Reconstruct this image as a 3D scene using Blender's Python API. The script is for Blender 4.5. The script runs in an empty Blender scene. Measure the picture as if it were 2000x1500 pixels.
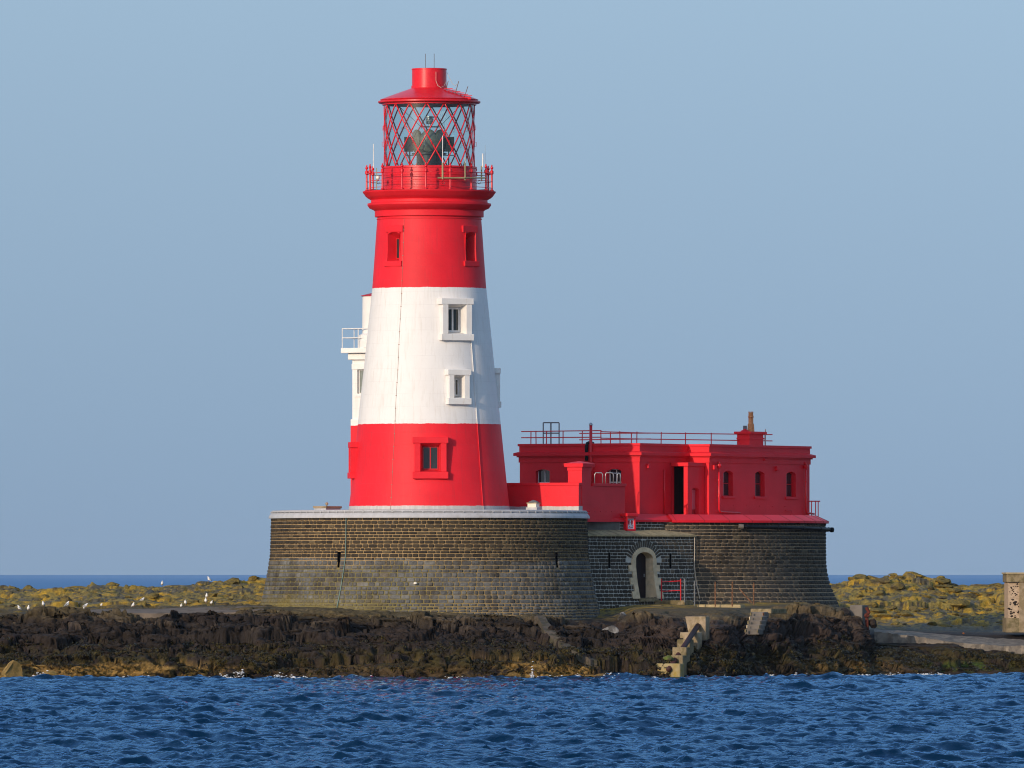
import bpy, bmesh, math, random
import numpy as np
from mathutils import Vector, Matrix

S = bpy.context.scene
COL = S.collection
R = math.radians
random.seed(7)
RNG = np.random.default_rng(11)

# ------------------------------------------------------------------ camera, sky, sun, exposure
CAMX, CAMY, EYE, FPX = 4.04, -500.0, 4.87, 20000.0
cam = bpy.data.cameras.new('camera')
cam_o = bpy.data.objects.new('camera', cam)
COL.objects.link(cam_o)
cam_o.location = (CAMX, CAMY, EYE)
cam_o.rotation_euler = (math.pi / 2, 0, 0)
cam.sensor_width = 36
cam.lens = 360
cam.shift_y = 0.186
cam.clip_start = 1
cam.clip_end = 200000
S.camera = cam_o

SUN_AZ, SUN_EL = 35.0, 14.0           # degrees left of the camera axis (behind the camera), and up
sd = Vector((-math.sin(R(SUN_AZ)) * math.cos(R(SUN_EL)), -math.cos(R(SUN_AZ)) * math.cos(R(SUN_EL)), math.sin(R(SUN_EL))))
sun = bpy.data.lights.new('sun', 'SUN')
sun.energy = 2.95
sun.angle = R(0.5)
sun.color = (1.0, 0.825, 0.63)
sun_o = bpy.data.objects.new('sun', sun)
COL.objects.link(sun_o)
sun_o.location = (-60, -90, 60)
sun_o.rotation_euler = sd.to_track_quat('Z', 'Y').to_euler()

world = bpy.data.worlds.new('World')
S.world = world
world.use_nodes = True
wn, wl = world.node_tree.nodes, world.node_tree.links
sky = wn.new('ShaderNodeTexSky')
sky.sky_type = 'NISHITA'
sky.sun_disc = False
sky.sun_elevation = R(SUN_EL)
sky.sun_rotation = math.atan2(sd.x, sd.y)
sky.air_density, sky.dust_density, sky.ozone_density = 1.0, 0.6, 2.0
tc = wn.new('ShaderNodeTexCoord')
va = wn.new('ShaderNodeVectorMath'); va.operation = 'ADD'; va.inputs[1].default_value = (0, 0, 0.21)
vn = wn.new('ShaderNodeVectorMath'); vn.operation = 'NORMALIZE'
vm = wn.new('ShaderNodeVectorMath'); vm.operation = 'MULTIPLY'; vm.inputs[1].default_value = (1, 1, 0.33)
wl.new(tc.outputs['Generated'], vm.inputs[0]); wl.new(vm.outputs[0], va.inputs[0]); wl.new(va.outputs[0], vn.inputs[0]); wl.new(vn.outputs[0], sky.inputs[0])
sx = wn.new('ShaderNodeSeparateXYZ'); wl.new(tc.outputs['Generated'], sx.inputs[0])
cr = wn.new('ShaderNodeValToRGB')                        # the grey haze that lies along the whole horizon
cr.color_ramp.elements[0].position = 0.0; cr.color_ramp.elements[0].color = (0.575, 0.515, 0.53, 1)
cr.color_ramp.elements[1].position = 0.075; cr.color_ramp.elements[1].color = (0.925, 0.81, 0.74, 1)
_e = cr.color_ramp.elements.new(0.4); _e.color = (1.22, 1.18, 1.18, 1)
wl.new(sx.outputs[2], cr.inputs[0])
mx = wn.new('ShaderNodeMix'); mx.data_type = 'RGBA'; mx.blend_type = 'MULTIPLY'; mx.inputs[0].default_value = 1
wl.new(sky.outputs[0], mx.inputs[6]); wl.new(cr.outputs[0], mx.inputs[7])
wl.new(mx.outputs[2], wn['Background'].inputs[0])
wn['Background'].inputs[1].default_value = 0.182

S.view_settings.view_transform = 'Standard'
S.view_settings.look = 'None'
S.view_settings.exposure = 0.0
S.view_settings.gamma = 1.0
S.view_settings.use_curve_mapping = False
S.cycles.filter_width = 1.1
S.cycles.max_bounces = 8
S.cycles.transparent_max_bounces = 16


def wpt(px, py, Y):
    """a place measured on the photograph, at depth Y behind the tower axis"""
    d = (Y - CAMY) / FPX
    return Vector((CAMX + (px - 1000) * d, Y, EYE + (1122 - py) * d))


# ------------------------------------------------------------------ mesh helpers
class MB:
    def __init__(s):
        s.v, s.f, s.m = [], [], []

    def add(s, verts, faces, mi=0):
        o = len(s.v)
        s.v += [tuple(p) for p in verts]
        s.f += [tuple(i + o for i in f) for f in faces]
        s.m += [mi] * len(faces)
        return s

    def box(s, lo, hi, M=None, mi=0, bev=0.0):
        x0, y0, z0 = lo; x1, y1, z1 = hi
        if bev:
            b = bev
            bm = bmesh.new()
            bmesh.ops.create_cube(bm, size=1)
            for v in bm.verts:
                v.co = Vector(((x0 + x1) / 2 + v.co.x * (x1 - x0), (y0 + y1) / 2 + v.co.y * (y1 - y0), (z0 + z1) / 2 + v.co.z * (z1 - z0)))
            bmesh.ops.bevel(bm, geom=bm.edges[:], offset=b, segments=1, affect='EDGES')
            bm.verts.index_update()
            vs = [v.co.copy() for v in bm.verts]; fs = [[v.index for v in f.verts] for f in bm.faces]
            bm.free()
        else:
            vs = [Vector(p) for p in ((x0, y0, z0), (x1, y0, z0), (x1, y1, z0), (x0, y1, z0), (x0, y0, z1), (x1, y0, z1), (x1, y1, z1), (x0, y1, z1))]
            fs = [(0, 3, 2, 1), (4, 5, 6, 7), (0, 1, 5, 4), (1, 2, 6, 5), (2, 3, 7, 6), (3, 0, 4, 7)]
        if M is not None:
            vs = [M @ v for v in vs]
        return s.add(vs, fs, mi)

    def tube(s, pts, r, n=8, mi=0):
        pts = [Vector(p) for p in pts]
        rs = r if isinstance(r, (list, tuple)) else [r] * len(pts)
        vs, fs = [], []
        ref = None
        for i, p in enumerate(pts):
            t = (pts[min(i + 1, len(pts) - 1)] - pts[max(i - 1, 0)]).normalized()
            if ref is None:
                ref = Vector((0, 0, 1)) if abs(t.z) < 0.9 else Vector((1, 0, 0))
            a = (ref - t * ref.dot(t)).normalized()
            ref = a
            b = t.cross(a)
            for k in range(n):
                w = 2 * math.pi * k / n
                vs.append(p + (a * math.cos(w) + b * math.sin(w)) * rs[i])
        for i in range(len(pts) - 1):
            for k in range(n):
                k2 = (k + 1) % n
                fs.append((i * n + k, i * n + k2, (i + 1) * n + k2, (i + 1) * n + k))
        fs.append(tuple(range(n - 1, -1, -1)))
        fs.append(tuple((len(pts) - 1) * n + k for k in range(n)))
        return s.add(vs, fs, mi)

    def lathe(s, prof, n=48, c=(0, 0, 0), a0=0.0, a1=2 * math.pi, mi=0, cap=False):
        full = abs(a1 - a0 - 2 * math.pi) < 1e-6
        m = n if full else n + 1
        vs, fs = [], []
        for r, z in prof:
            for k in range(m):
                a = a0 + (a1 - a0) * k / n
                vs.append((c[0] + r * math.sin(a), c[1] - r * math.cos(a), c[2] + z))
        for i in range(len(prof) - 1):
            for k in range(n):
                k2 = (k + 1) % m
                fs.append((i * m + k, i * m + k2, (i + 1) * m + k2, (i + 1) * m + k))
        if cap and full:
            fs.append(tuple(range(m - 1, -1, -1)))
            fs.append(tuple((len(prof) - 1) * m + k for k in range(m)))
        return s.add(vs, fs, mi)

    def prism(s, poly, z0, z1, M=None, mi=0):
        n = len(poly)
        vs = [Vector((x, y, z0)) for x, y in poly] + [Vector((x, y, z1)) for x, y in poly]
        if M is not None:
            vs = [M @ v for v in vs]
        fs = [tuple(range(n - 1, -1, -1)), tuple(range(n, 2 * n))] + [(i, (i + 1) % n, n + (i + 1) % n, n + i) for i in range(n)]
        return s.add(vs, fs, mi)

    def mesh(s, name, mats, smooth=False):
        me = bpy.data.meshes.new(name)
        me.from_pydata([tuple(v) for v in s.v], [], s.f)
        for m in (mats if isinstance(mats, (list, tuple)) else [mats]):
            me.materials.append(m)
        if any(s.m):
            me.polygons.foreach_set('material_index', s.m)
        if smooth:
            me.polygons.foreach_set('use_smooth', [True] * len(me.polygons))
            if smooth != 'all':
                me.set_sharp_from_angle(angle=R(35))
        me.update()
        return me

    def obj(s, name, mats, parent=None, smooth=False):
        return place(s.mesh(name, mats, smooth), name, parent)


def place(me, name, parent=None, M=None):
    o = bpy.data.objects.new(name, me)
    COL.objects.link(o)
    if parent is not None:
        o.parent = parent
        o.matrix_parent_inverse = PINV.get(parent.name) or PINV.setdefault(parent.name, world_of(parent).inverted())
    if M is not None:
        o.matrix_basis = M
    return o


PINV = {}


def world_of(o):
    M = o.matrix_basis.copy()
    if o.parent is not None:
        M = world_of(o.parent) @ o.matrix_parent_inverse @ M
    return M


def thing(name, label, cat, loc=(0, 0, 0), group=None):
    o = bpy.data.objects.new(name, None)
    COL.objects.link(o)
    o.location = loc
    o.empty_display_size = 0.3
    return tag(o, label, cat, group)


def tag(o, label, cat, group=None):
    o['label'] = label
    o['category'] = cat
    if group:
        o['group'] = group
    return o


def structure(o):
    o['kind'] = 'structure'
    return o


def grid_mesh(name, P, mat, smooth=True, col=None):
    """P: (rows, cols, 3) array -> quad sheet"""
    r, c = P.shape[:2]
    idx = np.arange(r * c, dtype=np.int32).reshape(r, c)
    q = np.stack([idx[:-1, :-1], idx[:-1, 1:], idx[1:, 1:], idx[1:, :-1]], -1).reshape(-1, 4)
    return raw_mesh(name, P.reshape(-1, 3), q, mat, smooth, col)


def raw_mesh(name, V, Q, mat, smooth=False, col=None, tone=None):
    k = Q.shape[1]
    me = bpy.data.meshes.new(name)
    me.vertices.add(len(V)); me.vertices.foreach_set('co', np.ascontiguousarray(V, dtype=np.float32).ravel())
    me.loops.add(Q.size); me.loops.foreach_set('vertex_index', np.ascontiguousarray(Q, dtype=np.int32).ravel())
    me.polygons.add(len(Q))
    me.polygons.foreach_set('loop_start', np.arange(0, Q.size, k, dtype=np.int32))
    me.polygons.foreach_set('loop_total', np.full(len(Q), k, dtype=np.int32))
    if smooth:
        me.polygons.foreach_set('use_smooth', np.ones(len(Q), dtype=bool))
    me.materials.append(mat)
    me.update(calc_edges=True)
    if col is not None:
        a = me.attributes.new('albedo', 'FLOAT_COLOR', 'POINT')
        a.data.foreach_set('color', np.ascontiguousarray(np.concatenate([col, np.ones((len(col), 1))], 1), dtype=np.float32).ravel())
    if tone is not None:
        a = me.attributes.new('tone', 'FLOAT', 'POINT')
        a.data.foreach_set('value', np.ascontiguousarray(tone, dtype=np.float32))
    return me


# ------------------------------------------------------------------ noise on arrays
def h3(ix, iy, iz, seed):
    with np.errstate(over='ignore'):
        h = (ix.astype(np.int64) * 374761393 + iy.astype(np.int64) * 668265263 + iz.astype(np.int64) * 2147483647 + seed * 974711) & 0xFFFFFFFF
        h = ((h ^ (h >> 13)) * 1274126177) & 0xFFFFFFFF
        h = ((h ^ (h >> 16)) * 2246822519) & 0xFFFFFFFF
        h = h ^ (h >> 15)
    return (h & 0xFFFFFF).astype(np.float64) / 0x1000000


def vnoise(p, seed=0):
    i = np.floor(p).astype(np.int64)
    f = p - i
    f = f * f * (3 - 2 * f)
    out = 0
    for a in (0, 1):
        for b in (0, 1):
            for c in (0, 1):
                w = (f[..., 0] if a else 1 - f[..., 0]) * (f[..., 1] if b else 1 - f[..., 1]) * (f[..., 2] if c else 1 - f[..., 2])
                out = out + w * h3(i[..., 0] + a, i[..., 1] + b, i[..., 2] + c, seed)
    return out


def fbm(p, seed=0, oct=4):
    out, amp, tot = 0, 1.0, 0.0
    for k in range(oct):
        out = out + amp * vnoise(p * 2 ** k + 17.3 * k, seed + k)
        tot += amp
        amp *= 0.5
    return out / tot


def facets(p, seed):
    """broken rock: every Worley cell is a tilted, shifted face; returns height (-.5...5), crack distance, cell value"""
    i = np.floor(p).astype(np.int64)
    f1 = np.full(p.shape[:-1], 9.0); f2 = f1.copy()
    hh = np.zeros_like(f1); cid = np.zeros_like(f1)
    for a in (-1, 0, 1):
        for b in (-1, 0, 1):
            for c in (-1, 0, 1):
                x, y, z = i[..., 0] + a, i[..., 1] + b, i[..., 2] + c
                r1, r2, r3 = h3(x, y, z, seed), h3(x, y, z, seed + 1), h3(x, y, z, seed + 2)
                d = np.stack([x + r1, y + r2, z + r3], -1) - p
                d2 = np.sqrt((d * d).sum(-1))
                h = (r1 * 7.31 + r2 * 3.17) % 1.0 - 0.5
                tilt = (r2 - .5) * d[..., 0] * 1.1 + (r3 - .5) * d[..., 2] * 1.3 + (r1 - .5) * d[..., 1] * .8
                new = d2 < f1
                f2 = np.where(new, f1, np.minimum(f2, d2))
                hh = np.where(new, h + tilt, hh)
                cid = np.where(new, (r3 * 5.77 + r1) % 1.0, cid)
                f1 = np.where(new, d2, f1)
    return hh, f2 - f1, cid


# ------------------------------------------------------------------ materials
class NT:
    def __init__(s, name, rough=0.6, spec=0.3):
        s.mat = bpy.data.materials.new(name)
        s.mat.use_nodes = True
        s.n, s.l = s.mat.node_tree.nodes, s.mat.node_tree.links
        s.b = s.n['Principled BSDF']
        s.b.inputs['Roughness'].default_value = rough
        s.b.inputs['Specular IOR Level'].default_value = spec
        s.pos = s.n.new('ShaderNodeNewGeometry').outputs['Position']

    def val(s, x):
        v = s.n.new('ShaderNodeValue'); v.outputs[0].default_value = x
        return v.outputs[0]

    def noise(s, scale, detail=4, rough=0.6, vec=None, out=0, stretch=None):
        t = s.n.new('ShaderNodeTexNoise')
        t.inputs['Scale'].default_value = scale; t.inputs['Detail'].default_value = detail; t.inputs['Roughness'].default_value = rough
        v = vec or s.pos
        if stretch:
            m = s.n.new('ShaderNodeVectorMath'); m.operation = 'MULTIPLY'; m.inputs[1].default_value = stretch
            s.l.new(v, m.inputs[0]); v = m.outputs[0]
        s.l.new(v, t.inputs['Vector'])
        return t.outputs[out]

    def ramp(s, x, pts):
        c = s.n.new('ShaderNodeValToRGB')
        e = c.color_ramp.elements
        while len(e) < len(pts):
            e.new(0.5)
        for k, (p, col) in zip(e, pts):
            k.position = p
            k.color = (*col, 1) if isinstance(col, (tuple, list)) else (col, col, col, 1)
        s.l.new(x, c.inputs[0])
        return c.outputs[0]

    def mix(s, f, a, b, mode='MIX'):
        m = s.n.new('ShaderNodeMix'); m.data_type = 'RGBA'; m.blend_type = mode
        for i, x in ((0, f), (6, a), (7, b)):
            if hasattr(x, 'links'):
                s.l.new(x, m.inputs[i])
            elif i == 0:
                m.inputs[0].default_value = x
            else:
                m.inputs[i].default_value = (*x, 1)
        return m.outputs[2]

    def math(s, op, a, b=0.0, c=0.0, clamp=False):
        m = s.n.new('ShaderNodeMath'); m.operation = op; m.use_clamp = clamp
        for i, x in ((0, a), (1, b), (2, c)):
            if hasattr(x, 'links'):
                s.l.new(x, m.inputs[i])
            else:
                m.inputs[i].default_value = x
        return m.outputs[0]

    def z(s):
        if not hasattr(s, '_z'):
            x = s.n.new('ShaderNodeSeparateXYZ'); s.l.new(s.pos, x.inputs[0]); s._z = x
        return s._z.outputs[2]

    def attr(s, name, kind='GEOMETRY', out='Fac'):
        a = s.n.new('ShaderNodeAttribute'); a.attribute_type = kind; a.attribute_name = name
        return a.outputs[out]

    def color(s, c):
        if hasattr(c, 'links'):
            s.l.new(c, s.b.inputs['Base Color'])
        else:
            s.b.inputs['Base Color'].default_value = (*c, 1)
        return s

    def bump(s, h, strength=0.5, dist=0.02):
        b = s.n.new('ShaderNodeBump'); b.inputs['Strength'].default_value = strength; b.inputs['Distance'].default_value = dist
        s.l.new(h, b.inputs['Height']); s.l.new(b.outputs[0], s.b.inputs['Normal'])
        return s


def plain(name, c, rough=0.6, spec=0.3, var=0.12, scale=3.0, metal=0.0, bump=0.0):
    t = NT(name, rough, spec)
    f = t.noise(scale, 5)
    lo = tuple(x * (1 - var) for x in c); hi = tuple(min(1, x * (1 + var)) for x in c)
    t.color(t.ramp(f, [(0.3, lo), (0.7, hi)]))
    t.b.inputs['Metallic'].default_value = metal
    if bump:
        t.bump(t.noise(scale * 8, 5), bump, 0.02)
    return t.mat


RED = (0.78, 0.013, 0.024)


def red_paint():
    """red masonry paint: slight fading, faint courses under the paint, a few chips and runs"""
    t = NT('red_masonry_paint', 0.55, 0.25)
    f = t.noise(0.7, 5)
    base = t.ramp(f, [(0.3, tuple(x * .9 for x in RED)), (0.7, (0.82, 0.017, 0.03))])
    streak = t.noise(1.0, 4, vec=None, stretch=(9, 9, 0.6))
    base = t.mix(t.ramp(streak, [(0.62, 0.0), (0.8, 0.22)]), base, (0.5, 0.03, 0.035))
    chip = t.noise(2.2, 8, 0.75, stretch=(3, 3, 0.7))
    base = t.mix(t.ramp(chip, [(0.765, 0.0), (0.775, 0.6)]), base, (0.7, 0.45, 0.42))
    t.color(base)
    br = t.n.new('ShaderNodeTexBrick')
    br.inputs['Scale'].default_value = 1.0
    br.inputs['Mortar Size'].default_value = 0.012
    br.inputs['Brick Width'].default_value = 0.9; br.inputs['Row Height'].default_value = 0.31
    cb = t.n.new('ShaderNodeCombineXYZ')
    t.z()
    t.l.new(t.math('ADD', t._z.outputs[0], t._z.outputs[1]), cb.inputs[0]); t.l.new(t._z.outputs[2], cb.inputs[1])
    t.l.new(cb.outputs[0], br.inputs['Vector'])
    h = t.math('MULTIPLY_ADD', br.outputs['Fac'], -0.45, t.noise(22, 4))
    t.bump(h, 0.22, 0.02)
    return t.mat


def tower_paint():
    """paint bands of the tower: grey-white plinth, red, white, red"""
    t = NT('banded_tower_paint', 0.55, 0.25)
    z = t.z()
    wob = t.math('MULTIPLY_ADD', t.noise(2.2, 6, 0.7), 0.10, -0.05)
    zz = t.math('ADD', z, wob)
    f = t.noise(0.6, 5)
    red = t.ramp(f, [(0.3, tuple(x * .9 for x in RED)), (0.7, (0.82, 0.017, 0.03))])
    streak = t.noise(1.0, 5, stretch=(7, 7, 0.35))
    red = t.mix(t.ramp(streak, [(0.52, 0.0), (0.8, 0.45)]), red, (0.5, 0.03, 0.035))
    chip = t.noise(2.0, 8, 0.75, stretch=(3.4, 3.4, 0.5))
    red = t.mix(t.ramp(chip, [(0.745, 0.0), (0.755, 0.6)]), red, (0.72, 0.48, 0.44))
    white = t.ramp(f, [(0.3, (0.76, 0.72, 0.68)), (0.7, (0.82, 0.79, 0.75))])
    white = t.mix(t.ramp(streak, [(0.52, 0.0), (0.8, 0.55)]), white, (0.6, 0.54, 0.46))
    grey = t.ramp(streak, [(0.3, (0.55, 0.53, 0.52)), (0.7, (0.42, 0.40, 0.37))])

    def step(v):
        return t.math('MULTIPLY', t.math('SUBTRACT', zz, v), 120.0, clamp=True)
    c = t.mix(step(8.2), grey, red)
    c = t.mix(step(12.19), c, white)
    c = t.mix(step(18.82), c, red)
    br = t.n.new('ShaderNodeTexBrick')
    br.inputs['Mortar Size'].default_value = 0.012; br.inputs['Scale'].default_value = 1.0
    br.inputs['Brick Width'].default_value = 1.1; br.inputs['Row Height'].default_value = 0.62
    at = t.n.new('ShaderNodeMath'); at.operation = 'ARCTAN2'
    t.l.new(t._z.outputs[0], at.inputs[0]); t.l.new(t._z.outputs[1], at.inputs[1])
    cb = t.n.new('ShaderNodeCombineXYZ')
    t.l.new(t.math('MULTIPLY', at.outputs[0], 3.2), cb.inputs[0]); t.l.new(z, cb.inputs[1])
    t.l.new(cb.outputs[0], br.inputs['Vector'])
    t.color(t.mix(t.math('MULTIPLY', br.outputs['Fac'], t.ramp(t.noise(1.5, 4), [(0.4, 0.0), (0.6, 0.09)])), c, tuple(x * .3 for x in (.6, .4, .35))))
    t.bump(t.math('MULTIPLY_ADD', br.outputs['Fac'], -0.6, t.noise(10, 6, 0.7)), 0.3, 0.025)
    return t.mat


def white_paint():
    t = NT('white_masonry_paint', 0.6, 0.25)
    f = t.noise(2.0, 5)
    streak = t.noise(1.0, 5, stretch=(10, 10, 0.8))
    c = t.ramp(f, [(0.3, (0.75, 0.71, 0.66)), (0.7, (0.82, 0.79, 0.74))])
    c = t.mix(t.ramp(streak, [(0.6, 0.0), (0.78, 0.6)]), c, (0.6, 0.48, 0.34))
    return t.color(c).bump(t.noise(25, 4), 0.15, 0.02).mat


def stone(name, banded):
    t = NT(name, 0.85, 0.2)
    tone = t.math('ADD', t.attr('tone'), t.attr('tone', 'OBJECT'))
    n = t.noise(5, 6, 0.7)
    brown = t.ramp(tone, [(0.0, (0.034, 0.027, 0.02)), (0.45, (0.066, 0.05, 0.032)), (0.8, (0.098, 0.073, 0.043)), (1.0, (0.17, 0.125, 0.068))])
    if banded:
        grey = t.ramp(tone, [(0.0, (0.085, 0.085, 0.083)), (0.5, (0.155, 0.152, 0.142)), (1.0, (0.23, 0.225, 0.205))])
        zz = t.math('MULTIPLY_ADD', t.noise(0.45, 4), 0.9, t.z())
        lo = t.math('MULTIPLY', t.math('SUBTRACT', 6.08, zz), 9.0, clamp=True)
        lo2 = t.math('MULTIPLY', lo, t.ramp(t.noise(0.8, 5), [(0.36, 0.2), (0.56, 1.0)]))
        col = t.mix(lo2, brown, grey)
        runs = t.noise(1.0, 5, 0.7, stretch=(4.5, 4.5, 0.3))      # washed-down lime below the coping
        hi = t.math('MULTIPLY', t.math('SUBTRACT', t.z(), 6.9), 1.6, clamp=True)
        col = t.mix(t.math('MULTIPLY', hi, t.ramp(runs, [(0.60, 0.0), (0.72, 0.75)])), col, (0.27, 0.27, 0.25))
        runs2 = t.noise(1.0, 5, 0.7, stretch=(14, 14, 1.2))       # pale drips over the grey courses
        col = t.mix(t.math('MULTIPLY', lo2, t.ramp(runs2, [(0.47, 0.0), (0.64, 0.6)])), col, (0.21, 0.205, 0.19))
        lich = t.math('MULTIPLY', t.math('SUBTRACT', 3.95, t.math('MULTIPLY_ADD', t.noise(0.8, 5), 1.1, t.math('ADD', t.z(), -0.5))), 1.6, clamp=True)
        xs = t.math('MULTIPLY', t.math('ADD', t.math('MULTIPLY', t._z.outputs[0], -1.0), -1.0), 0.22, clamp=True)
        col = t.mix(t.math('MULTIPLY', lich, xs), col, (0.24, 0.19, 0.06))
    else:
        dark = t.ramp(tone, [(0.0, (0.05, 0.043, 0.036)), (0.5, (0.09, 0.074, 0.057)), (0.85, (0.125, 0.10, 0.072)), (1.0, (0.19, 0.145, 0.095))])
        col = t.mix(t.ramp(t.noise(0.35, 4), [(0.4, 0.0), (0.6, 0.75)]), dark, brown)
        col = t.mix(t.ramp(t.noise(0.5, 4, stretch=(1, 1, 0.5)), [(0.6, 0.0), (0.75, 0.7)]), col, (0.014, 0.013, 0.012))
    col = t.mix(t.ramp(n, [(0.3, 0.45), (0.65, 0.0)]), col, (0.01, 0.009, 0.008))
    t.color(col)
    t.bump(t.noise(28, 6, 0.7), 0.7, 0.03)
    return t.mat


def mortar(name, hi, lo, zsplit=None):
    t = NT(name, 0.9, 0.1)
    n = t.noise(3, 5)
    c = t.ramp(n, [(0.3, tuple(x * .75 for x in hi)), (0.7, hi)])
    if zsplit:
        zz = t.math('MULTIPLY_ADD', t.noise(0.5, 4), 1.2, t.z())
        f = t.math('MULTIPLY', t.math('SUBTRACT', zsplit + .6, zz), 2.0, clamp=True)
        xs = t.math('MULTIPLY', t.math('ADD', t.math('MULTIPLY', t._z.outputs[0], -1.0), 5.0), 0.16, clamp=True)
        c = t.mix(t.math('MULTIPLY', f, xs), c, t.ramp(n, [(0.3, tuple(x * .75 for x in lo)), (0.7, lo)]))
    return t.color(c).bump(t.noise(30, 5), 0.5, 0.02).mat


def albedo_mat(name, rough=0.85, spec=0.25, bscale=9.0, bstr=0.7, bdist=0.06):
    t = NT(name, rough, spec)
    c = t.attr('albedo', out='Color')
    n = t.noise(6.0, 8, 0.72)
    t.color(t.mix(1.0, c, t.ramp(t.math('ADD', t.math('MULTIPLY', n, .6), t.math('MULTIPLY', t.noise(22, 5, 0.7), .4)), [(0.3, 0.3), (0.5, 0.95), (0.68, 1.75)]), 'MULTIPLY'))
    t.bump(t.math('ADD', t.noise(bscale, 9, 0.72), t.math('MULTIPLY', t.noise(bscale * .22, 6, 0.6), 1.6)), bstr, bdist)
    return t.mat


def glass(name, tint, refl=1.0, rough=0.03):
    t = NT(name)
    t.n.remove(t.b)
    tr = t.n.new('ShaderNodeBsdfTransparent'); tr.inputs[0].default_value = (*tint, 1)
    gl = t.n.new('ShaderNodeBsdfGlossy'); gl.inputs['Roughness'].default_value = rough
    lw = t.n.new('ShaderNodeLayerWeight'); lw.inputs[0].default_value = 0.5
    sch = t.math('MULTIPLY_ADD', t.math('POWER', lw.outputs['Facing'], 5.0), 0.9, 0.06)
    mxs = t.n.new('ShaderNodeMixShader')
    t.l.new(t.math('MULTIPLY', sch, refl), mxs.inputs[0]); t.l.new(tr.outputs[0], mxs.inputs[1]); t.l.new(gl.outputs[0], mxs.inputs[2])
    t.l.new(mxs.outputs[0], t.n['Material Output'].inputs[0])
    return t.mat


def concrete(name, c, lich=None):
    t = NT(name, 0.9, 0.15)
    n = t.noise(1.6, 7, 0.65)
    col = t.ramp(n, [(0.3, tuple(x * .6 for x in c)), (0.55, c), (0.75, tuple(min(1, x * 1.2) for x in c))])
    if lich:
        col = t.mix(t.ramp(t.noise(3, 6), [(0.45, 0.0), (0.6, 0.9)]), col, lich)
    return t.color(col).bump(t.noise(14, 7, 0.7), 0.6, 0.03).mat


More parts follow.
